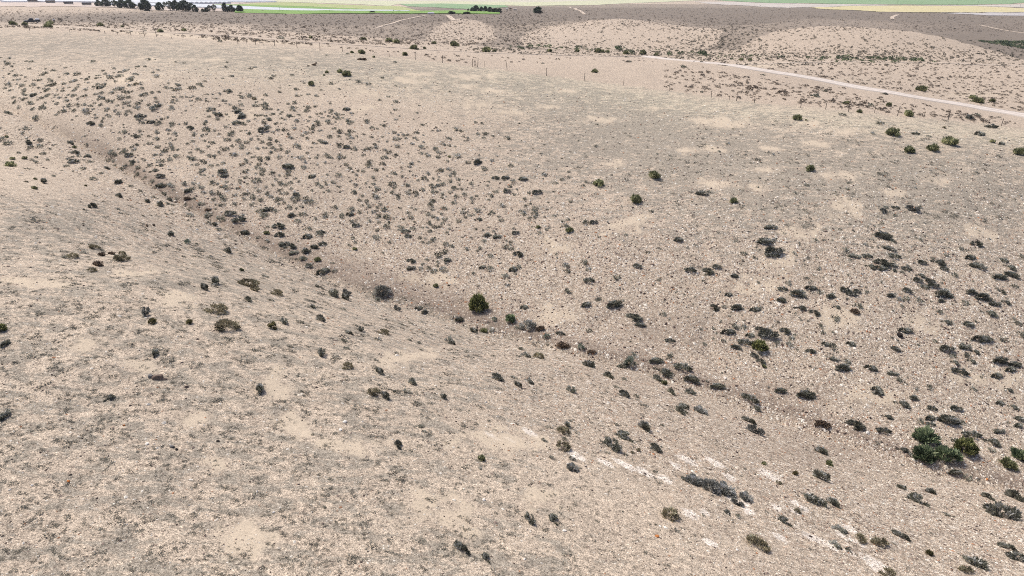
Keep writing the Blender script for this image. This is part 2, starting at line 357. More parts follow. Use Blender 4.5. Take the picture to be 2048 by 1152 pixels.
def ground_material():
    g = NT('stony_ground'); P = g.co()
    a1 = g.attr('m1'); a2 = g.attr('m2'); r1 = g.rgb(a1.outputs['Color']); r2 = g.rgb(a2.outputs['Color'])
    M_grey, M_grav, M_scr, M_yel = r1[0], r1[1], r1[2], a1.outputs['Alpha']
    M_bare, M_white, M_red, M_cre = r2[0], r2[1], r2[2], a2.outputs['Alpha']
    lo = g.noise(P, .35, 5, .6); mid = g.noise(P, 1.6, 6, .7, .4); fine = g.noise(P, 13, 8, .85); vf = g.noise(P, 30, 4, .8)
    sand = g.mix(g.step(lo, .3, .7), SAND_A, SAND_B)
    sand = g.mix(g.math('MULTIPLY', M_red, .8), sand, SAND_RED)
    sand = g.mix(g.math('MULTIPLY', M_yel, g.step(mid, .3, .6)), sand, SAND_YEL)
    # coarse pebble mosaic
    v1 = g.rgb(g.vor(P, 9)); v2 = g.rgb(g.vor(P, 20)); v3 = g.rgb(g.vor(P, 4.2))
    peb = lambda v: g.ramp(v, [(0, PEB[0]), (.16, PEB[1]), (.42, PEB[2]), (.62, PEB[3]), (.8, PEB[4]), (.93, PEB[5])], 'CONSTANT')
    stones = g.mix(.45, peb(v1[0]), peb(v2[1]))
    gs = g.step(g.math('ADD', g.math('MULTIPLY', M_grav, .75), g.math('MULTIPLY', g.math('SUBTRACT', fine, .5), 1.6)), .05, .6)
    col = g.mix(g.math('MULTIPLY', gs, .62), sand, stones)
    big = g.math('MULTIPLY', g.math('GREATER_THAN', v3[2], .8), M_grav)
    col = g.mix(g.math('MULTIPLY', big, .5), col, peb(v3[0]))
    # low grey cover in patches
    str_ = g.noise(P, .55, 6, .72, .6)
    gm = g.math('ADD', g.math('MULTIPLY', M_grey, .9), g.math('ADD', g.math('MULTIPLY', g.math('SUBTRACT', mid, .5), 1.7), g.math('MULTIPLY', g.math('SUBTRACT', str_, .5), 1.2)))
    rot = g.n('ShaderNodeMapping'); g.t.links.new(P, rot.inputs[0]); rot.inputs['Rotation'].default_value = (0, 0, -.55); rot.inputs['Scale'].default_value = (.75, 1.9, 1)
    mats = g.noise(rot.outputs[0], .95, 6, .62, .5)
    gm = g.math('ADD', gm, g.math('MULTIPLY', g.math('SUBTRACT', mats, .5), 3.2))
    gm = g.math('MULTIPLY', g.step(gm, .28, .62), g.step(fine, .28, .56))
    gm = g.math('MULTIPLY', g.math('MULTIPLY', gm, g.step(M_grey, .02, .3)), .88)
    gcol = g.mix(g.step(vf, .3, .7), GREY_A, GREY_B)
    col = g.mix(g.math('MULTIPLY', gm, g.math('SUBTRACT', .78, g.math('MULTIPLY', M_bare, .7))), col, gcol)
    wm = g.step(g.math('ADD', M_white, g.math('MULTIPLY', g.math('SUBTRACT', g.noise(P, 4, 5, .7), .5), 1.3)), .42, .75)
    col = g.mix(g.math('MULTIPLY', wm, g.math('ADD', .35, g.math('MULTIPLY', g.step(fine, .42, .5), .5))), col, LIME)
    # grit: dark specks and light grains
    sp = g.ramp(fine, [(.385, .33), (.445, .70), (.495, 1.0), (.54, 1.2), (.60, 1.55)])
    sp2 = g.ramp(vf, [(.37, .35), (.44, .8), (.5, 1.03), (.56, 1.28), (.63, 1.6)])
    sp3 = g.ramp(g.noise(P, 3.6, 7, .85), [(.39, .6), (.45, .86), (.5, 1.01), (.55, 1.12), (.61, 1.28)])
    col = g.mix(1.0, col, sp3, 'MULTIPLY')
    k = g.math('SUBTRACT', 1.0, g.math('MULTIPLY', g.math('MAXIMUM', M_bare, M_white), .3))
    col = g.mix(k, col, g.mix(1.0, col, sp, 'MULTIPLY')); col = g.mix(k, col, g.mix(1.0, col, sp2, 'MULTIPLY'))
    # bare sand and lime crust
    bm = g.step(g.math('ADD', M_bare, g.math('ADD', g.math('MULTIPLY', g.math('SUBTRACT', mid, .5), 2.0), g.math('MULTIPLY', g.math('SUBTRACT', fine, .5), 1.4))), .25, .8)
    col = g.mix(g.math('MULTIPLY', bm, g.math('ADD', .38, g.math('MULTIPLY', g.step(fine, .36, .5), .4))), col, SAND_BARE)
    # dark gully line with its scree, and far scrub seen as ground cover
    col = g.mix(g.math('MULTIPLY', M_cre, g.math('ADD', .35, g.math('MULTIPLY', g.step(fine, .4, .55), .5))), col, CREASE)
    sc = g.step(g.math('ADD', M_scr, g.math('MULTIPLY', g.math('SUBTRACT', g.noise(P, .22, 6, .75), .5), 1.0)), .2, .85)
    col = g.mix(g.math('MULTIPLY', sc, .85), col, g.mix(g.noise(P, .7, 5, .7), SCRUB_A, SCRUB_B))
    g.set(g.b.inputs['Base Color'], col)
    g.bump(g.math('ADD', g.math('MULTIPLY', fine, .6), g.math('MULTIPLY', v1[0], .3)), .55, .06)
    return g.m
SAND_A, SAND_B, SAND_RED, SAND_YEL, SAND_BARE = (.485,.41,.318), (.415,.348,.27), (.438,.355,.28), (.50,.447,.335), (.585,.495,.375)
PEB = [(.10,.077,.06), (.25,.205,.16), (.40,.33,.25), (.52,.44,.34), (.70,.64,.55), (.36,.22,.14)]
GREY_A, GREY_B = (.16,.152,.125), (.24,.226,.19)
LIME, CREASE, SCRUB_A, SCRUB_B = (.72,.66,.58), (.165,.125,.10), (.13,.108,.086), (.20,.168,.136)
GM = ground_material()
keep = np.hypot(TV[:, 0], TV[:, 1]) >= 0
cap = TV[:na - 1]
gme = mesh_np('ground', TV, TF, [GM], ATT, smooth=True)
tag(obj('ground', gme), 'stony beige hillside with a shallow gully, running down to a flat plain', 'ground', kind='structure')
# ------------------------------------------------------------------ where each shrub stands: (origin x, origin y, scale) and x,y,width[kind]
# kinds: none = dark low shrub, o olive bush, g silver-grey, t tan cushion, B bright green bush, D dark green bush, s dry brown, y yellowish tuft, P pale mint
TILES = [
((0, 100, 1 / 5.12), """10,78,25 95,85,40 55,118,35 78,145,60 145,140,25 122,170,40 40,188,20 300,190,40 118,217,35 95,245,35 160,262,55 215,260,30 262,278,30 40,282,30 190,300,50 135,308,30 265,320,25 345,308,30 410,305,55 470,235,50 428,255,55 535,209,40 500,295,30 515,320,60 80,350,60 230,362,60 335,360,65 105,372,40 195,387,25 50,393,45 110,410,50 245,410,50 240,428,40 490,358,60 545,355,70 485,410,45 400,387,40 445,395,40 260,458,55 340,460,90 485,462,60 580,460,50 135,490,50 200,490,25 245,502,60 415,495,70 610,487,50 668,488,35 700,460,40 755,467,65 795,500,35 680,520,60 580,548,50 460,546,40 300,542,70 335,552,40 420,580,60 150,532,60 195,590,45 340,602,60 85,645,80 375,697,80 635,630,85 755,622,55 710,567,65 785,560,50 800,580,30 858,560,55 880,620,75 890,648,55 955,605,40 950,620,25 680,247,60 790,247,75 1058,211,40 955,116,50 1405,170,50 1480,168,35 1390,190,20 1235,226,60 1290,213,60 1075,247,45 1165,235,25 1110,266,50 1150,268,30 1235,264,70 1125,288,60 1190,275,40 985,286,45 890,298,65 830,292,25 740,320,70 770,310,50 1090,312,20 1185,322,40 735,335,40 660,345,50 1380,245,50 1410,252,35 1355,278,55 1600,268,70 1725,340,30 1325,310,80 1395,348,60t 1445,350,40 1325,364,50 1830,360,45 1710,388,50 1760,388,40 1800,408,60 1848,397,55 1970,386,75 2035,352,60 1555,437,45 1625,428,40 1440,466,50 1485,456,60 1240,490,80 1310,484,50 1300,437,55 1265,425,50 1195,405,80 1260,397,60 1140,440,60 1040,440,60 985,448,50 1020,380,90 960,375,40 1060,350,60 1000,353,50 905,335,40 870,330,20 880,405,50 770,410,50 795,425,50 735,422,30 790,383,50 705,384,30 650,390,40 640,420,40 590,410,30 840,475,40 1000,500,30 1050,500,50 1100,520,60 1145,533,50 1320,530,50 1410,548,60 1445,518,40 1385,585,50 1270,550,50 1030,560,50 965,547,40 940,575,30 1095,604,55 1200,567,40 1335,570,25 1305,625,50 1180,620,50 1215,650,50 1290,660,45 1105,660,30 1118,682,40 985,695,45 1060,698,35 925,750,100 1045,733,40 1040,772,60 1590,580,110 1570,610,70 1610,530,40 1755,605,60 1780,478,40 1855,480,45 1910,480,30 2030,500,60 1595,495,40 1440,670,110 1430,698,80 1495,720,30 1540,735,90 1615,752,80 1450,745,60 1665,705,50 1715,690,40 1690,720,30 1770,755,60 1830,760,30 1900,750,55 1945,793,90 1270,838,70 1430,830,45 1320,860,25 1375,878,90 1445,868,30 1135,827,20 1265,795,20 1525,882,40 1600,910,65 1610,845,50 1725,815,60 1785,855,55 1725,858,30 1810,880,30 1740,905,30 1800,915,30 1535,953,55 1615,990,60 1745,960,40 1745,1000,70 1770,1020,50 1970,935,45 1920,960,40 1980,875,40 2025,1018,60 1215,1015,30 1390,975,60 1350,995,40 1370,1020,55 1290,1030,50 1245,1052,60 1330,1072,100 1140,1050,70 1165,1078,70 1110,1125,60 1165,1135,40 1345,1138,110 1580,1075,40 1650,1070,50 1680,1035,70 1740,1080,25 1810,1088,70 1740,1130,55 1640,1136,80 1480,1128,40 1930,1100,50 1970,1115,80 235,855,40 30,915,80 70,890,40o 85,957,80 270,905,30 410,924,65 290,950,90 315,995,60 405,985,75 720,948,110 765,1000,45o 885,970,40 545,972,30 435,1062,60 370,1095,50 325,1125,50 490,1125,40 255,1110,50o 130,1115,50o 770,1050,90 710,1045,30 810,1085,50 895,1085,110 740,1095,40 700,1110,50 770,1140,130 920,1145,70 5,800,30"""),
((400, 100, 1 / 5.12), """270,172,40 50,320,40 10,358,25 255,410,30 285,418,100 130,452,35 200,450,40 400,465,35 500,455,60 430,480,65 510,475,60 10,510,30 70,520,40 160,498,35 65,495,25 555,497,60t 670,462,50 255,518,55 580,532,40 640,508,30 665,540,40 580,565,75 660,567,75 405,520,30 310,560,45 265,545,30 420,562,55 120,610,85 370,595,80 665,600,65 725,604,45 800,613,35 380,630,90 430,655,70 270,657,35 190,660,90 150,645,50 430,680,110 600,672,45 670,677,40 740,657,60 690,705,100 820,655,30 830,700,40 870,710,40 910,672,60 960,680,30 1010,662,40 905,550,45 965,543,55 960,585,70 945,612,70 1110,587,55 1180,577,45 1095,622,70 1340,620,55 1240,653,40 1195,655,35 1275,632,35 1130,687,40 1215,680,25 1255,693,40 1320,678,40 1410,662,65 1465,660,35 1375,688,40 1410,703,60 1460,695,30 1110,727,40 990,727,60 1320,742,75 1385,738,30 1200,748,70 1220,770,40 1530,752,55 1525,720,60 1500,605,90 1700,660,25 1705,720,60 1710,742,50 1760,797,60 1885,773,55 1850,765,30 1820,805,30 2010,710,50 1990,845,50 2030,870,40 2010,910,80 1870,885,35 1755,893,40 1670,862,35 650,742,60 375,745,90 430,752,50 60,735,50 50,755,50 265,790,45 60,805,70 75,825,60 145,823,40 780,750,50 830,750,30 690,780,80 660,815,130 745,840,45 800,818,50 870,818,65 960,803,60 500,858,55 420,825,35 465,825,30 330,835,50 320,862,80 25,873,50 590,883,30 630,857,40 655,870,40 275,920,75 400,930,80 480,943,65 530,912,50 600,915,40 635,945,50 715,910,60 790,935,55 710,965,60 820,977,40 745,997,60 930,893,70 910,862,45 1095,850,60 1150,845,40 1050,873,45 1140,800,70 1150,815,50 1220,825,40 1100,903,50 1165,953,40 1325,890,60 1425,885,50 1430,833,70 1370,805,50 1520,868,60 1555,900,60 1545,830,70 1490,855,30 1605,882,30 1270,945,90 1235,928,60 990,985,80 1030,1012,30 1430,965,70 1500,990,90 1430,995,40 1580,1012,70 1735,1005,70 1805,990,70 1890,1020,50 1935,1048,60 2020,985,60 1145,997,30 45,928,45 125,950,60 80,988,50 20,1045,50 195,1050,45 265,1012,75 340,990,30 430,995,70 510,1055,40 420,970,50 480,1062,35 590,1010,50 650,1000,35 830,1020,50 780,1022,50 905,1035,45 725,1055,50 100,1080,60 140,1092,35 345,1070,80 545,1093,50 815,1100,55 690,1105,70 610,1110,60 1100,1055,40 1210,1078,30 1300,1080,70 1345,1105,50 1430,1080,60 1420,1110,50 1475,1098,50 1040,1105,70 1080,1145,50 1735,1135,60 1660,1080,30 1890,1095,70 2005,1080,60 20,1128,50 60,1142,40 470,1120,50 1140,352,75o 1505,252,95o 1435,222,60o 1300,228,40o 1270,258,25o 1300,57,35 1620,325,65 1725,348,65 1340,345,50 1240,410,35 990,402,55 1110,453,50 995,470,45 1195,470,45 815,387,25 1870,285,40 1840,510,45 1925,478,40 2000,528,55 1170,150,50s 1190,133,25s 1110,163,25s 1995,128,40 1515,38,45 1555,27,40o 1655,27,80o 1780,73,35o 1640,95,50s 1680,98,50s"""),
((0, 320, 1 / 5.12), """110,57,90o 378,25,55 680,60,70 850,88,70 1095,82,90 1035,135,50 1265,78,80 1170,55,40 1410,80,60 1480,110,40 1540,57,50 1575,107,110 1345,50,50 1655,163,110 1280,140,40 1400,152,60 1480,184,50 1555,220,60 1635,50,90 965,193,85 1210,228,100 1345,265,55 1390,292,20 1435,310,35 1440,348,20 1640,260,110 1715,250,80 1765,265,60 1775,305,40 1575,288,50 1895,240,75 1990,240,60 1920,315,90 1975,288,60 2040,260,30 2040,290,30 1215,365,100 1675,350,60 1575,382,50 1510,422,90 1735,408,90 1640,455,120 1750,450,80 1805,395,40 1915,395,70s 1900,460,40 1940,500,60 2040,455,40 1950,567,85 1760,550,30 1470,573,40 1545,567,30 1990,612,30 450,225,110 360,195,40o 265,222,45t 355,290,60o 880,265,35y 820,142,30 555,165,50 945,472,120 870,508,40 1235,545,45 1215,505,40 575,563,25 860,653,30 905,705,25 1505,675,40s 1575,668,40s 1503,717,40 1750,758,150 1915,845,80P 2020,860,40 1695,875,40 1825,915,50 1655,922,30 1585,945,40 1885,990,40 1990,985,40 2035,990,30 1705,1042,35 965,890,110t 925,865,40t 1050,915,40 745,982,115t 670,998,60 1045,970,85s 1145,958,70s 1250,952,80t 1240,1005,170t 1010,1068,110s 940,1128,100t 870,945,60"""),
((400, 320, 1 / 5.12), """40,22,70 110,58,60 180,53,40 515,45,30 470,20,50 585,78,60 635,100,75 640,148,55 740,138,60 430,42,60 15,105,60 10,150,30 40,152,40 230,112,120 250,158,95 190,155,30 130,163,30 465,178,50 410,212,45 580,215,85 275,220,40 130,235,70 175,247,40 215,272,40 270,283,75 25,280,60 35,328,60 390,292,45 455,355,80 355,360,50 125,335,75 185,345,70 145,402,60 240,385,70 235,405,60 455,402,45 540,382,65 625,410,60 20,445,70 225,455,75 355,455,60 555,442,30 600,320,40 680,275,40 820,305,60 875,338,60 935,295,40 825,345,40 695,330,40 690,355,50 725,378,60 785,407,80 830,400,50 860,437,40 810,450,40 985,350,90 990,395,80 1080,395,60 970,437,40 1070,430,60 1140,430,85 1045,475,40 990,495,35 910,487,70 700,500,110 605,527,80 635,550,50 770,527,60 680,560,60 640,585,70 325,548,140 435,567,50 400,612,150 210,582,80 225,610,70 75,600,80 95,555,80 80,510,60s 150,660,90 90,645,60 200,712,70 460,738,110 595,790,50 690,832,50 1055,75,60 900,62,140 910,112,60 1070,20,40 1140,165,90 900,160,70 975,190,40 815,160,30 780,198,40 920,235,60 820,235,60 875,258,40 1200,245,60 1240,272,50 1280,222,30 1370,230,55 1300,250,40 1430,272,40 1320,315,50 1265,330,30 1435,322,35 1540,215,40 1600,155,40 1500,47,50 1530,85,50 1420,155,70 1725,52,80 1280,28,40 1200,48,30 1870,40,60 1880,95,40 1980,135,70 1770,180,50 1915,165,30 1770,245,45 1970,245,80 1985,285,40 1825,293,60 1640,290,30 1575,332,60 1970,330,60 2030,355,50 1660,368,40 1800,375,80 2030,390,50 1640,410,50 1705,420,45 1740,478,40 1810,483,40 1890,503,80 1780,530,60 1380,485,60 1285,555,70 1285,585,60 1180,600,50 935,562,100 1055,555,80 995,622,70 800,680,150 690,685,40 685,748,60o 810,768,130 1105,703,75 1090,780,115 1235,735,90 1225,762,80 1285,745,30 1530,550,90 1550,505,70 1630,530,50 1450,560,50 1570,620,75 1600,662,95 1825,568,70 1810,600,30 1920,585,80 1910,685,75 1815,715,50 1830,637,45 1720,592,25 1985,600,30 2040,680,40 2040,710,40 1815,795,85 1530,875,45 1590,845,40 1585,912,50o 860,855,110 940,880,110 1170,890,95 1255,857,90 1080,930,120 865,900,80 960,945,100 1030,1005,140 1205,1025,70o 1125,1080,90 1250,1135,160 1380,1135,60 1355,1055,40 575,980,40 115,990,40 280,928,110 425,1127,50o 1435,795,25"""),
((800, 220, 1 / 5.12), """140,97,25 235,150,50 270,138,20 370,178,30 335,208,30 400,210,55 570,196,60 630,216,55 775,128,45 842,134,45 875,240,65 855,282,45 950,264,40 1098,291,65 505,293,60 165,231,65 15,232,25 85,255,50 145,283,50 60,290,40 175,307,30 125,342,55 240,330,35 225,380,70 445,354,55 505,366,40 365,405,60 370,385,40 400,435,60 455,437,25 215,441,50 285,468,60 270,445,30 390,482,50 505,478,30o 590,470,85 485,527,40 195,530,30 118,549,50 700,535,60 790,533,120 945,520,55 870,604,65 1130,570,60 1410,573,30 1480,660,70 1730,630,40 1660,712,45 2005,372,50 410,626,80 500,607,55 285,653,55 105,627,35 550,643,50 515,677,40 400,686,35 245,697,60 280,718,35 185,718,40 25,680,40 395,722,50 510,724,65 595,709,55 975,693,100 1080,690,95 1260,704,110 1160,735,65 80,775,50 440,760,60 325,775,60 385,770,50 230,815,55 330,800,40 1120,785,50 1075,803,30 1100,827,90 1195,814,35 980,840,55 1155,857,30 1320,847,45 1410,835,130 85,850,60 160,845,60 175,873,50 345,840,70 430,860,50 515,840,50 550,803,60 630,808,40 660,865,60 575,887,55 930,875,65 740,905,60 1280,912,50 910,920,35 325,928,60 315,977,70 565,925,30 540,957,45 740,945,40 1050,975,75 1330,962,40 1290,983,50 1380,1010,70 1370,990,30 115,1000,30 155,1017,40 335,1017,45 460,1008,60 650,1012,40 795,1030,75 640,1047,65 685,1045,40 90,1055,50 285,1068,55 335,1090,55 425,1065,40 710,1078,50 665,1097,45 935,1057,75 1015,1090,40 1265,1062,70 1375,1055,80 1330,1103,50 1390,1093,60 1580,1085,45 1480,1095,30 30,1115,30 110,1100,60 800,1115,100 605,1135,60 380,1115,60 460,1115,60 1040,1125,60"""),
((800, 440, 1 / 5.12), """10,90,40 55,110,100 125,85,60 90,160,90 200,183,45 225,225,50 285,240,35 345,200,75 305,117,50 350,70,60 410,65,50 295,30,50 435,30,40 505,50,30 505,90,40 480,130,45 470,245,60 520,267,65 455,322,80 390,360,85 110,415,110 115,490,95 235,452,50 275,408,50 215,498,60 290,495,60 350,520,80 445,508,85 385,432,45 485,408,90 470,440,40 380,468,40 680,298,60 815,288,55 790,315,35 835,480,95 920,500,85 860,215,60 960,118,40 890,150,100 995,165,90 775,90,40 850,100,30 1190,125,95 1085,275,75 1135,295,60 1135,222,45 1090,213,30 1205,350,115 920,367,60 1150,500,110 1215,483,60 1175,548,40 1075,575,85 1120,622,30 1095,660,60 1415,75,50o 1505,92,45 1425,132,50 1350,68,25 1685,60,85 1735,108,85o 1610,388,30 1885,435,75 1910,455,50 1700,470,80 1710,522,70 1925,500,70 1935,618,120 1720,725,85 1905,868,125 2035,825,40 1265,890,95 1040,810,30 1130,712,20 500,668,30s 370,675,60o 805,885,190B 1130,1020,130D 965,1020,60P 1305,1085,190g 1190,1105,50 1440,1115,90s 605,1015,100 185,895,90 250,935,90 755,1140,110 860,1135,80o 935,1125,70 755,550,45 1940,1130,70 1905,28,80 1990,18,100 15,1080,30"""),
((1348, 100, .342), """160,247,20 885,240,40 1010,312,40o 720,402,50o 772,410,15o 982,377,45 1085,362,35o 1207,427,45 1280,488,75o 1412,488,50 1488,505,30 1610,543,85o 1515,577,70o 1372,588,65o 1780,488,70 1862,537,30o 1910,546,50 2020,602,70o 313,548,30 795,697,60o 165,838,70 210,830,30 350,885,45o 710,837,30 1015,810,30 490,800,20 1295,920,50 1220,942,45g 1395,928,80g 565,1035,75 530,1120,100 590,1112,40 1220,1085,110 1280,1118,45 828,1113,30 25,1110,60 1120,1138,30 1765,1133,85 500,750,15 1370,380,60o 1578,455,20y 820,265,75 1445,232,60o 1770,300,65o 1745,280,40o 1860,300,40o 1255,325,40o 1155,325,45 1230,255,50 1765,380,45 60,100,40 520,145,30 1725,395,70 1855,447,80"""),
((680, 100, .342), """1730,878,80o 1838,740,68o 1515,782,64o 1490,127,40o 1185,78,25 380,27,42o 858,5,60o 905,8,28o 1225,8,40o 1690,68,36"""),
((1348, 440, .342), """590,180,125 575,203,90 403,195,40 1005,178,45 1055,207,70 1130,210,60 1260,165,75 1290,207,70 1145,270,70 1210,250,110 1280,262,60 1200,275,90 1280,290,50 1360,282,60 1335,305,30 1455,245,55 1540,245,100 1585,285,55 1690,170,45 1725,215,75 1775,268,90 1930,236,50 1960,272,85 1970,318,90 2035,215,40 1900,330,100 95,292,75 195,300,85 255,272,60 352,325,50 315,433,50 635,402,60 668,370,35 720,428,110 795,393,80 850,420,40 625,467,60 915,443,65 1000,405,60 1040,425,70 1075,415,50 1130,420,30 1265,438,60 1325,467,45 1360,455,40 1370,412,65 1440,473,45 1465,390,50 1520,382,80 1430,350,60 1500,352,60 1640,320,40 1440,322,70 1570,425,120 1605,445,60 1560,470,50 1735,418,80 1800,448,100 1875,483,70 1940,480,60 1915,418,50 1995,388,40 1840,540,110 1700,482,40 235,510,65 292,507,30 365,510,85 470,518,75 735,512,90 820,540,70 950,507,50 1075,503,50 1060,535,50s 945,575,50 1560,540,30 310,650,95 360,622,50 410,627,40 500,637,65 645,648,75 560,665,130 685,688,40 440,670,60 232,632,30 290,705,30 415,713,90 360,740,80 500,748,85B 475,793,60 505,825,65 525,855,30o 605,718,40 680,728,45 795,765,75 885,722,55 930,740,50 870,658,30 855,620,30 938,810,55 985,860,110 1010,828,45 1030,718,60 1145,860,80 1295,752,65 1280,893,65 1345,640,90 1590,595,60 1720,608,70 1600,750,100 1700,738,70 1760,770,60 1630,790,40 1640,832,60 1740,825,60 1720,800,50 1670,885,100 1785,690,110 1840,692,60 1930,697,50 2015,605,40 2030,670,50 1900,820,100 1985,840,90 1960,870,80 1880,905,80 1180,985,70 1195,1010,60 1330,1070,110 1400,1038,60 1240,1140,70 1510,1100,55 1655,1098,85 1900,1065,60 1980,1090,70 1955,990,60 1750,988,40 1495,980,40 1330,940,50 1420,988,30 105,928,95 250,970,100 95,1005,70 445,1042,110 475,1098,70 620,998,80 765,1020,120 155,1115,90g 40,1120,90 60,1090,70"""),
((680, 440, .342), """1745,267,60 1620,335,45 2035,292,50 1600,493,110 1515,467,40 1715,565,120 1755,612,75 1890,550,40 1455,648,40 1930,703,65 1845,820,95 2005,860,110 1885,880,140 1930,800,50 1715,790,40 1695,832,75P 1655,852,80 1455,848,90 1575,912,90 1660,930,40 1610,975,35 1655,1020,80 1730,1030,40 1850,925,80 1895,955,45o 1940,1008,80 2030,1005,40 2030,925,60 2005,1105,110 1300,732,75s 1410,745,45P 1470,772,50s 1210,680,40P 1290,662,60 1060,752,45 1085,793,60 1160,797,80t 915,918,100 1020,920,40 1040,963,75 1105,945,60 1350,992,80 640,712,80 255,655,78t 220,695,50 420,945,75 195,1005,90t 320,1005,40 265,1030,90 395,1000,45 605,1035,55 230,885,85 45,855,75t 55,660,60 90,615,40 120,640,60 250,418,100g 40,425,75g 30,455,80 335,520,65g 15,518,40 225,465,60 405,702,30 465,717,35 30,708,40 35,747,40 365,612,20 215,818,30"""),
((0, 440, .342), """1555,327,40 1455,372,130t 1490,405,65t 1260,362,90 1195,397,80 1255,375,40 1620,428,75t 1455,465,80 1590,470,35 1270,522,135t 1325,615,140t 1110,598,45y 1590,625,60y 890,595,55y 855,537,95g 1660,590,90 1755,595,45 1870,578,75 1830,508,60 1865,390,40 1950,437,100 2030,420,60 1880,775,90 905,780,85 1520,990,95 640,1042,80 8,640,56B 30,725,80 30,1140,90"""),
((680, 758, .342), """1305,300,90t 1330,270,60 1300,392,105t 1195,355,45 1670,330,140 1780,283,100 1590,380,150 1840,400,100 1360,520,80g 1240,460,35 1360,463,50 1310,350,40 830,465,50o 1110,812,110 1255,815,110 1930,790,130t 715,990,130 860,1040,100 1710,430,30t 1745,415,40t 1670,440,30 1615,265,30 1885,270,30 2030,590,80 345,385,90 470,275,40 490,305,30 820,522,25 1845,540,30"""),
((1348, 758, .342), """440,243,95 475,305,105g 1055,265,130 1245,217,80 1225,300,90 1490,225,70 1500,262,60 1600,240,140 1685,255,40 1440,250,40 1470,345,140D 1545,380,40 1460,435,130D 1600,450,150D 1700,415,115B 2025,450,120D 1945,500,95o 1335,410,85 1385,440,30 1640,545,90 1720,575,50 1740,320,120 1855,365,110 1635,355,45 1860,415,45 2020,230,70 2010,272,60 1900,300,80 865,265,80s 860,425,80 905,497,50o 860,575,110 710,555,40y 610,605,45t 120,595,120g 205,630,130g 295,648,135g 370,725,80g 420,695,90g 315,780,60 375,803,40 800,705,110 860,725,90 930,725,90 1330,635,60 1430,705,140 1500,660,60 1840,690,90 1995,690,120 1910,780,180 1590,790,45 15,800,50 485,960,150t 720,770,50t 650,830,100 965,880,80 1090,935,90t 1200,955,110t 1330,915,110 940,970,70 1020,1000,50 1495,1020,50y 1250,1135,100t 1705,1115,90t 1765,1075,150 1950,980,100 2005,1040,120 525,495,30o 415,525,20"""),
((0, 0, 1.0), """201,51,14o 101,47,15o 96,53,16o 200,50,13o 245,54,8o 321,64,13o 369,61,11o 50,50,12o 25,48,16o 562,77,15 778,82,14o 793,85,17o 868,87,10o 908,90,20o 829,97,17o 849,97,8o 969,101,16o 989,102,8o 1099,101,11o 1154,103,10o 1196,104,15o 1252,107,14o 1286,107,16o 1313,110,11o 1253,114,8 1482,120,10o 1500,120,10o 622,76,10o 727,79,12o 1204,104,12o 1215,104,10o 262,63,8 290,62,8 440,83,10 515,80,8"""),
]
# things that get a label of their own: (x, y) -> label
NOTABLE = {
 (956, 613): 'round bright green bush, the brightest in the gully bottom, above silver-grey bush',
 (1021, 639): 'dark green bush in the gully between the bright green bush and the silver-grey bush',
 (1055, 652): 'biggest silver-grey bush, in the gully just right of the bright and dark green bushes',
 (1519, 696): 'small bright green bush among dark shrubs low on the far slope',
 (1851, 876): 'dark green bush highest of the four green bushes in the gully near right edge',
 (1847, 907): 'low dark green bush hugging the gully edge, left of the orange stone',
 (1895, 912): 'broad dark green bush in the gully between the low one and the bright one',
 (1929, 900): 'bright leafy green bush right of the broad dark green bush near right edge',
 (2040, 912): 'dark green bush cut by the right edge of the photo, beside an olive one',
 (2013, 929): 'olive bush left of the dark green bush cut by the right edge',
 (3, 659): 'bright green bush cut off by the left edge of the photo',
 (1272, 400): 'olive bush standing alone mid-slope, nearest of three loose olive bushes below the bare rounds',
 (1309, 353): 'olive bush standing upper right of the lone nearest olive bush on the far slope',
 (1198, 367): 'pale olive bush standing left of two darker olive bushes on the far slope',
 (1389, 961): 'upper left third of the long silver-grey strip of shrubs on the near slope',
 (1418, 973): 'middle third of the long silver-grey strip of shrubs on the near slope',
 (1449, 980): 'lower right third of the long silver-grey strip of shrubs on the near slope',
 (1060, 1036): 'left one of two small dark shrubs side by side near the bottom centre',
 (1109, 1037): 'right one of two small dark shrubs side by side near the bottom centre',
 (925, 1097): 'dark wispy shrub below the big bare sand patch at the bottom of the photo',
 (1514, 1086): 'large tan-topped shrub nearest the bottom edge, left of the white lime crust',
 (242, 516): 'largest tan-topped cushion shrub of the little cluster on the left near slope',
 (434, 619): 'broad tan-tipped cushion shrub above a darker tan one on the near slope',
 (453, 650): 'dark tan-tipped cushion shrub directly below the broad one on the near slope',
 (1339, 1028): 'tan-tipped shrub left of the lime crust, right of the two side-by-side dark shrubs',
 (1253, 728): 'pale mint-green shrub on top of a dark one beside the gully',
 (1162, 695): 'round pale mint-green shrub in the gully bottom, downhill of the silver-grey bush',
 (1825, 417): 'grey domed shrub right of two smaller ones high on the right of the far slope',
 (1540, 667): 'long thin dark strip of shrub on the far slope above the small green bush',
 (310, 707): 'lone dark round shrub above the split brown boulder on the left',
 (520, 779): 'lone dark shrub level with and right of the split brown boulder',
 (809, 105): 'upright olive bush beside the short fence post on the flat crest',
 (722, 105): 'widest olive bush in a row of three on the flat crest',
 (694, 149): 'wide olive bush below right of another on the crest, left of centre',
 (680, 143): 'olive bush upper left of the wide one on the crest, left of centre',
 (1188, 144): 'olive bush just right of a fence post on the crest',
}
